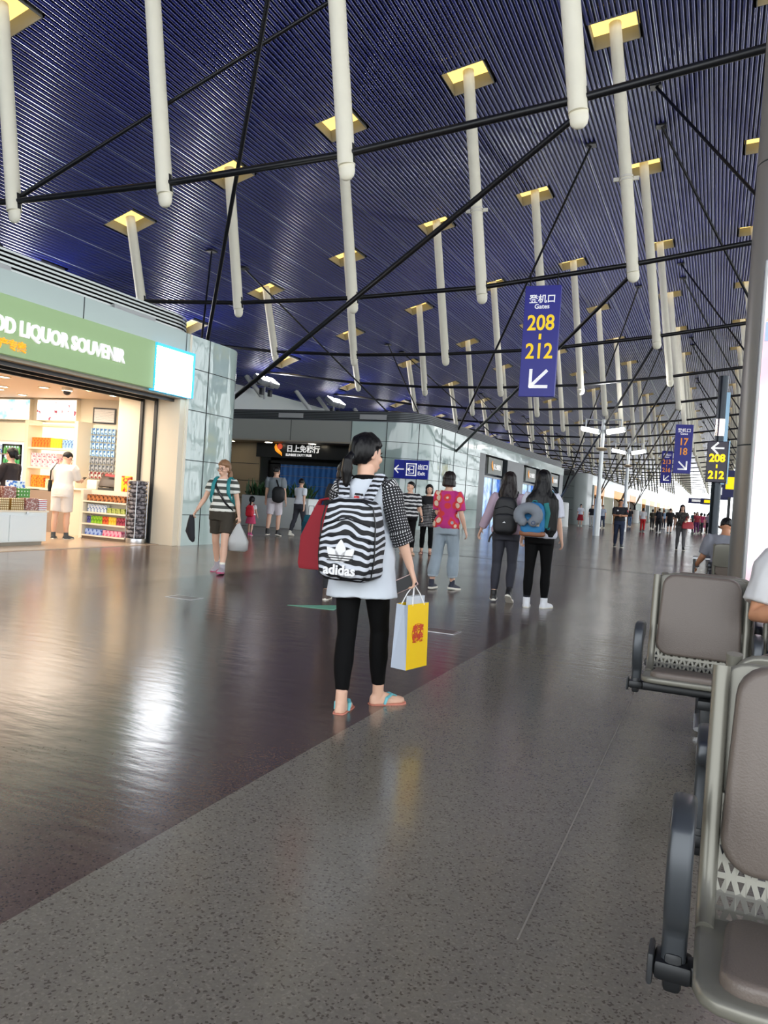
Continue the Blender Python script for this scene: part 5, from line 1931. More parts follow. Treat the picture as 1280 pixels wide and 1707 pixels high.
def tote(label, loc, rz, w, d, h, mat, handle, top=.8, hh=.18, cat='bag', name='tote_bag', group=None):
    s = empty(name, label, cat, loc, rz, group)
    b = B()
    rings = []
    for z, k in ((0, .92), (.03, 1.0), (h * .5, 1.0), (h, top)):
        a = w / 2 * k
        c = d / 2 * (1 - .55 * z / h)
        rings.append([V((x, y, z)) for x, y in ((-a, -c), (-a * .5, -c * 1.15), (a * .5, -c * 1.15), (a, -c), (a, c), (a * .5, c * 1.15), (-a * .5, c * 1.15), (-a, c))])
    b.loft(rings)
    b.build('bag_body', mat, s, smooth=40, bevel=.006)
    for sg in (-1, 1):
        b = B().limb([(-w * .22, sg * d * .2, h * .96), (-w * .16, sg * d * .1, h + hh * .7), (0, 0, h + hh), (w * .16, sg * d * .1, h + hh * .7), (w * .22, sg * d * .2, h * .96)], .007, ref=(0, 1, 0), n=8)
        b.build('handle', handle, s)
    return s
# ------------------------------------------------------------------ main figure: woman with zebra backpack
M_legblk = pm('black_leggings', (5, 5, 6), .85, spec=.2)
M_tee_lg = pm('tee_pale_grey', (205, 212, 220), .8)
M_polka = pattern('polka_black', 'dots', (225, 225, 225), (22, 22, 26), 58, .8, .20, soft=.05, uv=True)
M_zebra = pattern('zebra_print', 'zebra', (14, 15, 20), (205, 210, 218), 7.2, .7, .60, dist=12.0, axis='Z', soft=.05, map_scale=(1.3, .7, 1.0), dscale=.55)
M_zstrap = pattern('zebra_strap', 'stripe', (16, 17, 22), (205, 210, 218), 11, .7, .5, dist=1.5, axis='Z', soft=.06)
M_jean = pm('denim_dark', (50, 51, 60), .85)

f = Figure('woman walking away in front with zebra backpack, polka dot sleeves and black leggings', -1.87, 4.12, 3, 1.60, 'f', 3, roll=-3,
           lt=(-9, 4, 0, 8, -.14), rt=(16, 12, 2, 48), la=(24, 10, 55, 20), ra=(1, 15, 14, 0), head=(-34, -3), q=.0055, curl=55)
main = f
f.top(M_tee_lg, sl=.68, hem=.70, off=.016, slmat=M_polka, wr=.010, name='tunic', flare=.02, hemx=.022, sloff=.006, taper=.004, q=.009)
b = B()
f.trunk(b, 1.415, 1.452, .011)
b.build('neckband', M_legblk, f.root, remesh=(.006, 2))
f.legs(M_legblk, t1=1.86, off=.006, wr=.002, name='leggings')
f.face()
f.hair('pony')
f.shoes(pm('strap_turquoise', (110, 190, 200), .5), pm('sandal_sole', (205, 130, 110), .6), 'flipflop')
# backpack with trefoil
bp, o, c = backpack(f, 'black and white zebra striped backpack on the nearest woman', M_zebra, M_zstrap, (.015, -.225, .80), (.180, .105, .245), e=.34, wide=1.25)
DZ = -.003
fn = c.y - .105 * 1.37
U = lambda x, z, d=0: V((c.x + x, fn - d, c.z + z)) - o
b = B()
for k, a in enumerate((-46, 0, 46)):
    n_ = 12
    poly = []
    L, Wd = (.130, .034) if a == 0 else (.118, .030)
    for i in range(n_ + 1):
        t = i / n_
        poly.append((Wd * sin(pi * t) ** .9 * (1 - .1 * t), t * L))
    poly += [(-x, z) for x, z in reversed(poly[1:-1])]
    ca, sa = cos(radians(a)), sin(radians(a))
    pr = [(x * ca + z * sa, -x * sa + z * ca) for x, z in poly]
    b.prism(pr, lambda x, z: U(x - .01, z - .125, -.004), lambda x, z: U(x - .01, z - .125, .008))
b.build('logo_leaves', M_print, bp, smooth=0, label='white three-leaf emblem')
b = B()
for z in (-.116, -.102, -.088):
    b.box(U(-.01, z, .0085), (.16, .003, .006))
b.build('logo_bars', M_black, bp, smooth=0)
text('lettering', 'adidas', .080, M_print, bp, U(-.01, -.196, .009), (1, 0, 0), (0, 0, 1), 'CENTER', .006, .0025)
for nm, pts in (('piping', [(-.15, .20), (-.172, .1), (-.178, -.1), (-.165, -.21), (-.1, -.236), (.1, -.236), (.165, -.21), (.178, -.1), (.172, .1), (.15, .20), (.08, .232), (-.08, .232), (-.15, .20)]),
                ('pocket_seam', [(-.17, .0), (-.1, .022), (0, .03), (.1, .022), (.17, .0)])):
    B().limb([V((c.x + x * .985, c.y - (.085 if nm == 'piping' else .112), c.z + z * .985)) - o for x, z in pts], .0045, ref=(0, 1, 0), n=6).build(nm, M_black, bp)
B().box(V((c.x + .0, c.y + .02, c.z + .235)) - o, (.02, .05, .05)).build('red_tab', M_red, bp, bevel=.006)
# red tote at her left side
w = f.W((-.27, .02, .83))
tote('dark red cloth tote bag at the left side of the zebra backpack woman', w, radians(10), .28, .16, .38, pm('red_cloth', (140, 26, 38), .8), pm('red_cloth', (140, 26, 38), .8), .45, .04)
# phone and paper bag in the right hand
hp = f.W(f.J['palmR'])
ph = empty('mobile_phone', 'pale pink phone in the right hand of the woman with the zebra backpack', 'phone', hp + V((-.03, -.015, -.01)), radians(20))
rt = Matrix.Rotation(radians(62), 3, 'Y')
B().box((0, 0, 0), (.075, .009, .15), rt).build('case', pm('phone_case', (225, 190, 185), .3), ph, bevel=.004)
B().box((0, -.006, 0), (.068, .002, .14), rt).build('screen', M_black, ph, smooth=0)
bz = .262
pb = empty('paper_bag', 'yellow and silver paper shopping bag carried by the woman with the zebra backpack', 'bag', (hp.x + .02, hp.y + .02, bz), radians(77))
M_yb = pm('paper_yellow', (250, 208, 10), .5)
M_sb = pm('paper_silver', (176, 186, 200), .45, bump=(9, .15))
w2, d2, h2 = .108, .052, .37
B().add([(-w2, -d2, 0), (w2, -d2, 0), (w2, -d2 * .75, h2), (-w2, -d2 * .75, h2)], [(0, 1, 2, 3)]).add([(-w2, d2, 0), (w2, d2, 0), (w2, d2 * .75, h2), (-w2, d2 * .75, h2)], [(3, 2, 1, 0)]).add([(-w2, -d2, 0), (w2, -d2, 0), (w2, d2, 0), (-w2, d2, 0)], [(3, 2, 1, 0)]).build('bag_face', M_yb, pb, smooth=0)
B().add([(-w2, -d2, 0), (-w2 - .0, d2, 0), (-w2, d2 * .75, h2), (-w2, -d2 * .75, h2), (-w2 + .02, 0, h2 * .98), (-w2 + .008, 0, h2 * .4)], [(0, 5, 4, 3), (1, 2, 4, 5), (0, 1, 5)]).build('bag_side', M_sb, pb, smooth=0, label='crumpled silver side')
B().add([(w2, -d2, 0), (w2, d2, 0), (w2, d2 * .75, h2), (w2, -d2 * .75, h2)], [(0, 1, 2, 3)]).build('bag_side', M_sb, pb, smooth=0)
M_str = pm('string_white', (240, 240, 240), .7)
for sg in (-1, 1):
    top_z = hp.z - bz - .01
    B().limb([(-.06, sg * d2 * .75, h2 - .01), (-.035, sg * d2 * .4, (h2 + top_z) / 2), (0, 0, top_z), (.035, sg * d2 * .4, (h2 + top_z) / 2), (.06, sg * d2 * .75, h2 - .01)], .0035, ref=(0, 1, 0), n=6).build('string_handle', M_str, pb)
M_rstamp = pm('stamp_red', (205, 70, 40), .6)
b = B().torus((0, -d2 * .87, .2), .056, .0015, Matrix.Rotation(pi / 2, 3, 'X'), 32, 6)
b.build('stamp_ring', M_rstamp, pb)
text('stamp_lettering', '老字', .055, M_rstamp, pb, (0, -d2 * .86 - .003, .205), (1, 0, 0), (0, 0, 1), 'CENTER', .002, .002)
text('stamp_lettering', '號味', .055, M_rstamp, pb, (0, -d2 * .88 - .003, .155), (1, 0, 0), (0, 0, 1), 'CENTER', .002, .002)
B().bx(-.04, .09, -.02, .02, .05, h2 + .04).build('inner_package', pm('clear_pack', (205, 212, 220), .15), pb, smooth=0)

# ------------------------------------------------------------------ woman walking towards the camera with teal backpack
M_stripe = pattern('polo_stripe', 'stripe', (232, 232, 222), (72, 76, 70), 3.3, .8, .5, axis='Z', soft=.03)
f = Figure('woman in striped polo shirt and dark shorts walking towards the camera past the shop', -6.5, 9.35, 197, 1.60, 'f', 2, lt=(14, 6, 4, 6), rt=(-10, 12, -14, 6), la=(-6, 12, 14, 0), ra=(8, 22, 22, 0), head=(-22, -3), q=.008, curl=60)
f.top(M_stripe, sl=.30, hem=.93, off=.018, name='polo_shirt', wr=.008)
f.legs(pm('shorts_brown', (58, 52, 42), .85), t1=.72, off=.02, name='shorts', bell=.03)
f.face(glasses=pm('thin_glasses', (90, 60, 50), .3))
f.hair('pony', HAIR_L)
f.shoes(pm('trainer_grey_pink', (170, 165, 172), .6), pm('sole_pink', (190, 80, 120), .6), sock=M_white)
M_teal = pm('nylon_teal', (30, 130, 135), .6)
backpack(f, 'teal hiking backpack on the woman in the striped polo shirt', M_teal, M_teal, (0, -.19, .98), (.15, .09, .24))
w = f.W(f.J['palmL'])
s = empty('plastic_bag', 'translucent white plastic bag in the left hand of the woman in the striped polo', 'bag', w + V((0.02, 0, -.42)), radians(20))
b = B()
b.loft([[V((x * k, y * k2, z)) for x, y in ((-.14, -.05), (0, -.07), (.14, -.05), (.14, .05), (0, .07), (-.14, .05))] for z, k, k2 in ((0, .8, .8), (.02, 1, 1), (.14, 1.02, 1), (.28, .55, .5), (.40, .12, .2))])
b.build('bag_film', pm('plastic_film', (225, 228, 226), .35, trans=.45), s, smooth=60)
B().bx(-.11, .10, -.045, .045, .01, .09).build('dark_contents', pm('contents_dark', (45, 44, 42), .6), s, bevel=.01)
B().bx(-.02, .09, -.04, .04, .091, .125).build('yellow_contents', pm('contents_yellow', (225, 200, 90), .6), s, bevel=.01)
w = f.W(f.J['palmR'])
s = empty('jacket', 'black jacket bundled in the right hand of the woman in the striped polo', 'jacket', w + V((-.03, -.02, -.36)))
b = B().limb([(-.02, 0, .36), (-.02, 0, .27), (-.03, .0, .14), (.01, 0, .03), (.03, 0, 0)], [(.03, .03), (.05, .04), (.075, .045), (.055, .04), (.02, .02)], n=14)
b.build('cloth', pm('jacket_black', (32, 33, 38), .8), s, wrinkle=(14, .02), smooth=60)
pts = [f.T @ V(p) for p in ((.12, .04, 1.41), (.07, .135, 1.30), (0, .155, 1.2), (-.1, .15, 1.06), (-.185, .06, .95))]
s, o = worn(f, 'bag_strap', 'black shoulder strap across the striped polo shirt', 'strap', (-.19, .06, .9))
B().limb(pts, [(.018, .006)] * 5, n=8).build('strap', M_black, s, off=o)

# ------------------------------------------------------------------ family by the shutter
f = Figure('small girl in pink dress with red backpack walking beside the tall man', -11.25, 17.5, 12, .97, 'f', 0, lt=(8, 6, 0, 5), rt=(-8, 10, -6, 5), la=(30, 6, 70, 10), ra=(10, 10, 20, 0), head=(10, -5), q=.012, hs=1.42, wide=1.1)
f.top(pm('tee_white_kid', (232, 232, 236), .8), sl=.28, hem=.95, name='shirt', wr=0)
f.skirt(pm('skirt_pink', (205, 70, 110), .8), hem=.55, flare=.18)
f.hair('pony')
f.shoes(pm('shoe_pink', (215, 80, 140), .6))
backpack(f, 'small bright red backpack on the little girl', pm('nylon_red', (212, 32, 52), .6), M_red, (0, -.20, .86), (.19, .10, .27))
s, o = worn(f, 'doll', 'small doll with pink clothes held by the little girl', 'doll', (-.26, .16, 1.0))
B().ell((0, 0, .22), .07).build('doll_head', SKIN, s)
B().ell((0, -.02, .245), (.078, .075, .07)).build('doll_hair', HAIR_B, s)
B().limb([(0, 0, .18), (0, 0, .1), (0, 0, 0)], [.035, .06, .09]).build('doll_dress', pm('skirt_pink', (205, 70, 110), .8), s)

f = Figure('tall man in grey T-shirt and pale shorts seen from behind with a shoulder bag', -10.92, 18.1, 15, 1.84, 'm', 0, lt=(-8, 6, 0, 8), rt=(10, 14, -10, 12), la=(4, 8, 12, 0), ra=(-4, 10, 14, 0), head=(-16, -4), q=.011)
f.top(pm('tee_grey', (128, 136, 142), .85), sl=.38, hem=.91, off=.022)
f.legs(pm('shorts_pale', (214, 208, 214), .85), t1=.92, off=.022, name='shorts', bell=.02)
f.hair('short')
f.shoes(pm('shoe_black', (28, 28, 30), .5), sock=pm('shoe_black', (28, 28, 30), .5))
s, o = worn(f, 'shoulder_bag', 'black round shoulder bag slung on the back of the tall man', 'bag', (.12, -.26, .84))
b = B()
superbox(b, (.14, -.21, 1.03), (.16, .085, .20), .7)
b.build('bag_body', pm('nylon_black', (22, 23, 26), .6), s, off=o, wrinkle=(9, .01))
B().limb([(.14, -.2, 1.2), (.06, -.13, 1.36), (.0, -.02, 1.47), (-.08, .1, 1.38)], [(.02, .006)] * 4).build('strap', M_black, s, off=o)

f = Figure('woman in white T-shirt and dark jeans pulling a teal suitcase', -10.62, 18.95, -14, 1.61, 'f', 1, lt=(-12, 10, -6, 8), rt=(13, 6, 4, 8), la=(12, 8, 16, 0), ra=(-16, 12, 8, 0), head=(30, -3), q=.011)
f.top(pm('tee_white', (226, 232, 240), .85), sl=.34, hem=.95, off=.018)
f.legs(M_jean, t1=1.9, off=.012, name='jeans')
f.hair('short')
f.shoes(M_white)
s = empty('suitcase', 'teal wheeled suitcase pulled by the woman in the white T-shirt', 'suitcase', (-10.35, 19.05, 0), radians(-10))
rs = Matrix.Rotation(radians(-14), 3, 'X')
b = B()
superbox(b, (0, 0, .33), (.2, .12, .28), .3, rot=None)
b.build('shell', pm('suitcase_teal', (48, 120, 140), .45), s)
B().bx(-.15, .15, -.14, -.1, .12, .42).build('front_pocket', pm('suitcase_teal_dark', (38, 100, 120), .5), s, bevel=.02)
B().limb([(-.09, .05, .58), (-.09, .06, .86), (.09, .06, .86), (.09, .05, .58)], .009, ref=(0, 1, 0)).build('pull_handle', M_black, s)
for sx in (-1, 1):
    for sy in (-1, 1):
        B().cyl((sx * .15 - .015, sy * .07, .03), (sx * .15 + .015, sy * .07, .03), .03).build('wheel', M_black, s)

# ------------------------------------------------------------------ person in black beyond the zebra backpack
f = Figure('person with dark bobbed hair and black T-shirt partly hidden by the zebra backpack', -4.02, 8.2, 2, 1.61, 'f', 0, lt=(-6, 4, 0, 14), rt=(10, 8, 4, 8), la=(2, 10, 12, 0), ra=(4, 8, 10, 0), head=(-8, -3), q=.009)
f.top(pm('tee_black', (20, 21, 24), .85), sl=.42, hem=.93, off=.022)
f.legs(pm('trousers_charcoal', (44, 44, 48), .85), t1=1.85, off=.016)
f.hair('bob')
f.shoes(pm('shoe_brown', (78, 62, 54), .5), sock=None)

# ------------------------------------------------------------------ two women facing the camera
M_tie = pattern('dyed_stripe', 'stripe', (26, 27, 32), (214, 214, 214), 3.6, .85, .62, dist=2.2, axis='Z', soft=.06)
f = Figure('woman with short hair in black and white tie-dyed striped T-shirt', -6.28, 16.15, 205, 1.62, 'f', 0, lt=(12, 4, 4, 8), rt=(-8, 12, -8, 8), la=(4, 14, 24, 0), ra=(4, 10, 16, 0), head=(-52, 0), q=.010, wide=1.12)
f.top(M_tie, sl=.46, hem=.86, off=.024)
f.legs(M_legblk, t1=1.78, off=.01, name='leggings')
f.face()
f.hair('short')
f.shoes(pm('sandal_tan', (205, 180, 150), .6), None, 'sandal')
o = B().torus(f.W(f.J['wrL']), .033, .009, n=14, m=6).build('wristwatch', M_chrome)
tag(o, 'wristwatch on the left arm of the woman in the tie-dyed striped T-shirt', 'watch')
f = Figure('woman in black top and polka dot tunic standing beside the striped T-shirt', -6.0, 16.6, 202, 1.58, 'f', 0, lt=(6, 4, 0, 8), rt=(-4, 4, 0, 8), la=(4, 10, 16, 0), ra=(10, 14, 30, 0), head=(4, 2), q=.010, wide=1.12)
f.top(pm('tee_black', (20, 21, 24), .85), sl=.42, hem=1.12, off=.016)
f.skirt(pattern('polka_tunic', 'dots', (225, 225, 225), (22, 22, 26), 28, .8, .22, soft=.05, uv=True), hem=.68, waist=1.22, off=.024, flare=.1, uv=True)
f.legs(M_legblk, t1=1.8, off=.01, name='leggings')
f.face()
f.hair('bob', ln=.15)
f.shoes(pm('sandal_red', (120, 50, 55), .6), M_black, 'sandal')

# ------------------------------------------------------------------ woman in pink blouse
M_pink = pattern('pink_blouse', 'cells', (228, 205, 180), (214, 58, 60), 8.0, .8, .34, soft=.02, cc=(196, 50, 128))
f = Figure('woman with bobbed hair in patterned pink blouse and rolled pale jeans', -3.45, 10.35, -8, 1.63, 'f', 0, lt=(-10, 4, 0, 8), rt=(13, 14, -6, 14), la=(10, 6, 30, 0), ra=(2, 12, 14, 0), head=(-2, -2), q=.008, skin=SKIN)
f.top(M_pink, sl=.42, hem=.88, off=.020, taper=.004)
f.legs(pm('denim_pale', (158, 172, 182), .85), t1=1.72, off=.020, name='jeans', bell=.012)
for sd in 'LR':
    b = B()
    f.leg(b, sd, .034, 1.66, 1.74)
    b.build('cuff', pm('denim_cuff', (178, 190, 198), .85), f.root, remesh=(.009, 2))
f.face()
f.hair('bob', HAIR_B, .0)
f.shoes(pm('shoe_navy', (34, 38, 56), .6), M_white, 'sneaker', off=.004)
s, o = worn(f, 'handbag', 'dark handbag with red and white strap in front of the pink blouse woman', 'handbag', (-.26, .12, .95))
b = B()
superbox(b, (-.24, .14, 1.07), (.05, .13, .11), .5)
b.build('bag_body', pattern('polka_bag', 'dots', (225, 225, 225), (30, 30, 34), 30, .7, .28), s, off=o)
B().limb([(-.24, .05, 1.16), (-.19, .0, 1.38), (-.14, .02, 1.44), (-.17, .12, 1.36), (-.24, .2, 1.16)], [(.014, .005)] * 5).build('strap', pattern('strap_red_white', 'stripe', (190, 40, 60), (235, 225, 225), 12, axis='Z'), s, off=o)

# ------------------------------------------------------------------ two friends with backpacks
f = Figure('girl with black backpack, lilac shirt and dark jeans walking away', -2.45, 9.75, 8, 1.62, 'f', 0, lt=(-4, 6, 0, 8), rt=(6, 34, -30, 6), la=(8, 22, 10, 0), ra=(-4, 10, 10, 0), head=(4, -3), q=.008)
f.top(pm('shirt_lilac', (188, 166, 182), .85), sl=.92, hem=.88, off=.02, taper=.002)
f.legs(M_jean, t1=1.86, off=.010, name='jeans')
f.face()
f.hair('long', HAIR_B, -.1)
f.shoes(pm('shoe_black', (28, 28, 30), .5), M_white, sock=None)
bb, o, c = backpack(f, 'black backpack on the girl in the lilac shirt', pm('nylon_black', (22, 23, 26), .6), pm('nylon_black', (22, 23, 26), .6), (0, -.215, .90), (.165, .095, .25))
B().prism([(-.022, 0), (.022, 0), (.004, .022)], lambda x, z: V((x, c.y - .145, c.z - .09 + z)) - o, lambda x, z: V((x, c.y - .15, c.z - .09 + z)) - o).build('emblem', M_print, bb, smooth=0)
B().limb([V((-.13, c.y, c.z - .2)) - o, V((-.19, c.y + .02, c.z - .3)) - o, V((-.2, c.y + .02, c.z - .36)) - o], [(.012, .004)] * 3).build('loose_strap', M_black, bb)

f = Figure('girl with very long black hair, white shirt and black leggings walking away', -1.98, 9.55, 4, 1.68, 'f', 0, lt=(-3, 2, 0, 6), rt=(4, 6, 0, 22), la=(4, 8, 12, 0), ra=(2, 11, 8, 0), head=(8, -2), q=.008)
f.top(pm('shirt_white', (214, 216, 228), .85), sl=.46, hem=.87, off=.026, taper=.012, hemx=.02)
f.legs(M_legblk, t1=1.84, off=.008, name='leggings', wr=.002)
f.face()
f.hair('long', HAIR, .22)
f.shoes(pm('sneaker_white', (232, 234, 238), .5), M_white, sock=pm('sock_navy', (36, 38, 48), .8))
bb, o, c = backpack(f, 'blue backpack with tan base on the girl with very long hair', pm('canvas_blue', (38, 120, 175), .7), pm('strap_teal', (30, 120, 120), .7), (-.06, -.235, .90), (.15, .085, .20), pocket=pm('canvas_blue', (38, 120, 175), .7))
b = B()
superbox(b, V((c.x, c.y - .01, c.z - .18)) - o, (.155, .1, .035), .5)
b.build('tan_base', pm('leather_tan', (140, 90, 60), .5), bb)
B().box(V((c.x + .07, c.y - .125, c.z - .06)) - o, (.05, .006, .05)).build('patch', pm('patch_cream', (225, 215, 195), .7), bb, smooth=0)
B().limb([V((c.x + .14, c.y, c.z + .2)) - o, V((c.x + .175, c.y - .02, c.z + .08)) - o, V((c.x + .15, c.y - .02, c.z - .1)) - o], [(.03, .012)] * 3).build('teal_side', pm('strap_teal', (30, 120, 120), .7), bb)
s = empty('neck_pillow', 'grey neck pillow strapped over the blue backpack', 'neck pillow', f.W((-.10, -.40, 1.14)), f.root.rotation_euler[2])
b = B()
pts = [V((.11 * cos(a) * 1.0, 0, .09 * sin(a))) for a in [radians(235 - 290 * i / 14) for i in range(15)]]
b.limb(pts, [.045] + [.068] * 13 + [.05], ref=(0, 1, 0), n=14)
b.ell(pts[0], .058).ell(pts[-1], .06)
b.build('cushion', pm('pillow_grey', (128, 134, 142), .9), s, remesh=(.008, 4))
B().torus(pts[-1] + V((.01, -.058, -.01)), .02, .004, Matrix.Rotation(pi / 2, 3, 'X'), 14, 6).build('embroidered_ring', pm('embroidery', (70, 90, 130), .7), s)

# ------------------------------------------------------------------ shop customer and assistant
f = Figure('man in white shirt and white shorts looking at his phone inside the shop', -11.72, 11.5, 22, 1.72, 'm', 4, lt=(-4, 2, 0, 12), rt=(4, 4, 0, 22), la=(26, 10, 60, 30), ra=(32, 8, 66, 10), head=(-30, -28), q=.010, z0=.012)
f.top(pm('shirt_cream_white', (236, 228, 218), .85), sl=.44, hem=.83, off=.028, taper=.008)
f.legs(pm('shorts_white', (226, 220, 214), .85), t1=.88, off=.03, name='shorts', bell=.03)
f.face(glasses=M_black)
f.hair('short')
f.shoes(pm('shoe_slate', (70, 78, 82), .6), M_white)
w = f.W(f.J['palmR'])
o = B().box((0, 0, 0), (.07, .15, .01)).build('mobile_phone', M_black, bevel=.003, smooth=0)
o.location = w + V((0, .05, .03))
o.rotation_euler = (.5, 0, .2)
tag(o, 'dark phone in the hand of the man in white', 'phone')
s, o = worn(f, 'shoulder_bag', 'narrow black shoulder bag at the left hip of the man in white', 'bag', (-.24, -.02, .88))
B().limb([(-.235, -.02, .9), (-.24, -.02, 1.0), (-.235, -.02, 1.12)], [(.03, .06), (.035, .07), (.03, .06)], n=12).build('bag_body', M_black, s, off=o)
B().limb([(-.225, -.06, 1.1), (-.19, -.12, 1.3), (-.11, -.06, 1.455), (-.05, .1, 1.38)], [(.014, .005)] * 4).build('strap', M_black, s, off=o)

f = Figure('shop assistant with glasses and dark top standing behind the display counter', -11.60, 10.16, 95, 1.66, 'f', 0, lt=(3, 2, 0, 6), rt=(-3, 2, 0, 6), la=(20, 8, 50, 10), ra=(14, 10, 40, 10), head=(6, 0), q=.010, z0=.012)
f.top(pm('top_dark_brown', (44, 34, 34), .8), sl=.52, hem=.9, off=.018)
f.legs(M_legblk, t1=1.9, off=.012)
f.face(glasses=pm('glasses_red', (150, 50, 45), .3))
f.hair('bun')
f.shoes(pm('shoe_black', (28, 28, 30), .5))
pts = [f.T @ V(p) for p in ((-.06, .06, 1.42), (-.05, .13, 1.30), (0, .15, 1.15))]
o = B().limb(pts, [(.012, .004)] * 3).build('lanyard', M_white, f.root)

# ------------------------------------------------------------------ seated men
f = Figure('seated man in white T-shirt and jeans at the right edge, elbow bent', .475, 4.44, 180, 1.74, 'm', 12, lt=(84, 84, 0, 8), rt=(82, 80, 0, 14), la=(30, 10, 85, 30), ra=(24, 16, 105, 40), head=(0, -10), skin=SKIN_T, q=.008, sit=.455, curl=60)
f.top(pm('tee_offwhite', (202, 202, 202), .85), sl=.40, hem=.92, off=.024, taper=.01, wr=.012)
f.legs(pm('denim_blue', (52, 78, 122), .85), t1=1.9, off=.018, name='jeans')
f.face()
f.hair('short')
f.shoes(M_white)
f = Figure('seated man in grey shirt seen from behind beyond the grey column, hand on the armrest', .12, 11.36, 0, 1.62, 'm', 10, lt=(84, 84, 0, 8), rt=(82, 80, 0, 8), la=(10, 20, 48, -10), ra=(20, 12, 80, 20), head=(-5, -20), skin=SKIN_T, q=.009, sit=.42, curl=60)
f.top(pm('shirt_grey_marl', (138, 140, 148), .85), sl=.44, hem=.92, off=.026, taper=.01, wr=.012)
f.legs(M_jean, t1=1.9, off=.016, name='jeans')
f.hair('short')
f.shoes(M_black)
o = B().torus((0, 0, 0), .036, .010, n=16, m=6).build('wristwatch', M_chrome)
o.location = f.W(f.J['wrL'])
o.rotation_euler = (f.J['hd' + 'L'].to_track_quat('Z', 'Y')).to_euler()
tag(o, 'silver wristwatch on the seated man in grey', 'watch')

# ------------------------------------------------------------------ farther walkers
f = Figure('man in dark uniform polo and jeans walking towards the camera with hands clasped', -3.17, 28.8, 190, 1.70, 'm', 0, lt=(10, 4, 0, 8), rt=(-8, 10, -8, 8), la=(22, 8, 80, 45), ra=(22, 8, 80, 45), head=(0, 0), skin=SKIN_T, q=.012)
f.top(pm('polo_dark', (30, 32, 40), .8), sl=.44, hem=.93, off=.022)
f.legs(pm('jeans_navy', (38, 48, 72), .85), t1=1.93, off=.016, name='jeans')
f.face()
f.hair('short')
f.shoes(pm('shoe_slate', (70, 78, 82), .6), M_white)
B().box(f.T @ V((.09, .125, 1.30)), (.06, .02, .05)).build('badge', M_print, f.root, smooth=0)
b = B()
f.arm(b, 'L', .026, .22, .55)
b.build('armband', M_red, f.root, label='red armband')
f = Figure('woman in dark top and grey trousers walking towards the camera', -1.18, 30.6, 188, 1.66, 'f', 0, lt=(12, 4, 0, 5), rt=(-10, 10, -10, 5), la=(16, 8, 70, 20), ra=(-4, 10, 10, 0), head=(0, 0), q=.012)
f.top(pattern('dark_floral', 'noise', (40, 38, 38), (96, 92, 86), 22, .8, .55, soft=.08), sl=.32, hem=.9, off=.02)
f.legs(pm('trousers_grey', (92, 92, 94), .8), t1=1.93, off=.016)
f.face()
f.hair('long', HAIR_B, -.06)
f.shoes(M_black)
w = f.W((-.2, .2, .98))
tote('red leather handbag on the arm of the woman in grey trousers', w + V((0, 0, -.16)), radians(20), .40, .16, .26, pm('leather_red', (168, 30, 44), .45), pm('leather_red', (168, 30, 44), .45), .8, .2, 'handbag', 'handbag')

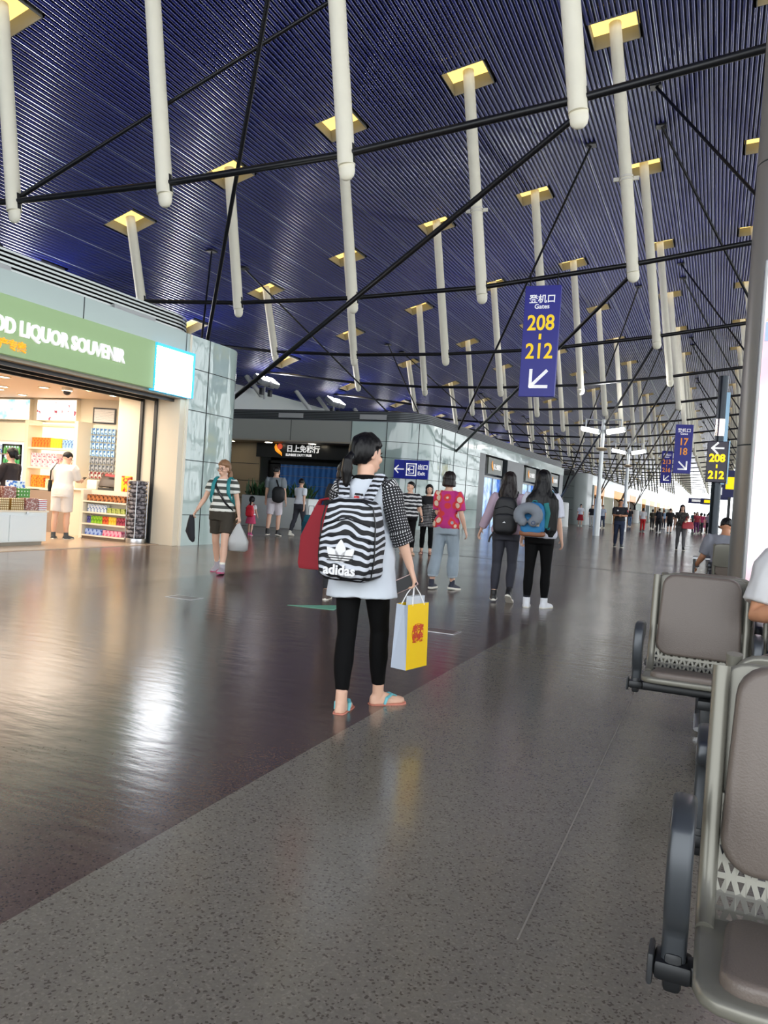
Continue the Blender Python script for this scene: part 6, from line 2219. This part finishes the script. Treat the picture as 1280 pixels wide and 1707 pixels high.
far = [
    ('attendant in white blouse and red skirt standing by the white pier', -9.35, 59.2, 190, 1.66, 'f', (226, 226, 230), ('skirt', (160, 26, 40)), 'bun'),
    ('person in black top and pale trousers standing left of the lamp post', -8.35, 58.0, 175, 1.66, 'f', (34, 34, 38), ('pants', (206, 204, 196)), 'short'),
    ('person in pale shirt half hidden behind the near lamp post', -7.55, 57.6, 170, 1.68, 'm', (190, 200, 215), ('pants', (60, 70, 95)), 'short'),
    ('woman in white vest and bright red trousers walking away', -4.63, 55.8, 5, 1.64, 'f', (214, 214, 216), ('pants', (196, 34, 38)), 'bob'),
    ('man in black T-shirt and blue jeans by the far shops', -7.0, 71.0, 20, 1.72, 'm', (30, 30, 34), ('pants', (90, 116, 150)), 'short'),
    ('man in pale shirt beyond the red trousers', -5.75, 69.0, 0, 1.74, 'm', (200, 204, 208), ('pants', (70, 76, 90)), 'short'),
    ('person in yellowish dark top in the far crowd, left part', -4.9, 68.0, 10, 1.68, 'f', (66, 62, 50), ('pants', (40, 40, 44)), 'bob'),
    ('man with dark backpack walking away in the middle distance', -3.71, 57.7, 4, 1.70, 'm', (32, 36, 48), ('pants', (36, 36, 40)), 'short'),
    ('person in grey top and shorts behind the man with the dark backpack', -3.45, 66.0, 0, 1.66, 'm', (60, 64, 74), ('shorts', (70, 72, 80)), 'short'),
    ('man in black T-shirt and black shorts walking away in the middle distance', -2.93, 56.4, 0, 1.74, 'm', (20, 20, 23), ('shorts', (24, 24, 27)), 'short'),
    ('person in coral red shirt in the far crowd right of the handbag woman', -1.35, 62.0, 180, 1.66, 'f', (190, 70, 84), ('pants', (120, 60, 110)), 'long'),
    ('person in teal shirt in the far crowd', -1.75, 70.0, 0, 1.7, 'm', (60, 110, 116), ('pants', (50, 54, 66)), 'short'),
    ('person in pink dress in the far crowd', -.95, 68.5, 0, 1.6, 'f', (206, 110, 140), ('skirt', (200, 100, 134)), 'bob'),
    ('person in flowered grey top and black trousers near the sign pole', -.55, 61.5, 2, 1.66, 'f', (150, 134, 150), ('pants', (24, 24, 28)), 'bob'),
    ('person in white shirt deep in the far crowd', -.2, 80.0, 0, 1.7, 'm', (222, 222, 222), ('pants', (50, 52, 60)), 'short'),
    ('person in dark blue shirt deep in the far crowd', -1.6, 88.0, 185, 1.7, 'm', (40, 54, 96), ('pants', (44, 44, 50)), 'short'),
    ('person in black deep in the far crowd by the storefronts', -4.2, 92.0, 0, 1.7, 'm', (26, 26, 28), ('pants', (26, 26, 30)), 'short'),
    ('person in yellow shirt deep in the far crowd', -2.2, 97.0, 180, 1.66, 'f', (214, 190, 80), ('pants', (56, 60, 74)), 'long'),
    ('person in magenta shirt pushing through the crowd beside the coral shirt', -1.1, 64.5, 0, 1.62, 'f', (170, 50, 96), ('pants', (50, 50, 58)), 'bob'),
    ('person in lime green vest in the far crowd', -1.25, 72.0, 0, 1.66, 'f', (150, 170, 70), ('pants', (60, 60, 66)), 'short'),
    ('person in black hoodie in the far crowd near the sign pole', -.15, 70.5, 5, 1.72, 'm', (24, 24, 26), ('pants', (40, 44, 56)), 'short'),
    ('person in cream jacket and jeans in the far crowd', -1.9, 78.0, 0, 1.70, 'm', (214, 204, 184), ('pants', (70, 86, 116)), 'short'),
    ('person in brown top by the distant storefronts', -5.6, 84.0, 10, 1.68, 'f', (112, 84, 62), ('pants', (46, 46, 52)), 'long'),
    ('person in light blue shirt by the distant storefronts', -4.6, 78.0, 0, 1.72, 'm', (150, 180, 214), ('pants', (52, 56, 70)), 'short'),
    ('person in orange shirt walking far down the hall', -3.0, 90.0, 0, 1.70, 'm', (214, 120, 50), ('shorts', (70, 70, 76)), 'short'),
    ('person in dark red coat far down the hall', -1.0, 92.0, 0, 1.68, 'f', (110, 30, 40), ('pants', (30, 30, 34)), 'bob'),
    ('person in grey suit deep in the far crowd', -.9, 104.0, 0, 1.74, 'm', (110, 112, 118), ('pants', (100, 102, 108)), 'short'),
]
for i, (lab, x, y, fc, H, sx, tc_, (bk, bc), hs_) in enumerate(far):
    a = random.uniform(6, 14) * (1 if i % 2 else -1)
    if 'standing' in lab:
        a = 2
    f = Figure(lab, x, y, fc, H, sx, 0, lt=(a, 6 if a > 0 else 14, 0, 6), rt=(-a, 14 if a > 0 else 6, 0, 6), la=(-a, 9, 14, 0), ra=(a, 9, 14, 0), q=.016)
    f.top(pm('far_top_%d' % i, tc_, .85), sl=.4, hem=.92, off=.02, wr=0, q=.016)
    m = pm('far_bottom_%d' % i, bc, .85)
    if bk == 'skirt':
        f.skirt(m, hem=.48, flare=.22)
    else:
        f.legs(m, t1=1.93 if bk == 'pants' else .95, off=.016, name='trousers' if bk == 'pants' else 'shorts', wr=0, q=.016)
    if fc > 90:
        f.face()
    f.hair(hs_, [HAIR, HAIR_B][i % 2], -.05 if hs_ == 'long' else 0)
    f.shoes(pm('shoe_slate', (70, 78, 82), .6) if i % 2 else M_white)
    if 'backpack' in lab and 'behind' not in lab:
        backpack(f, 'dark backpack on the man in the middle distance', pm('nylon_navy', (28, 32, 46), .6), M_black)
bpy.data.scenes.remove(BAKE)
SC.camera = cam
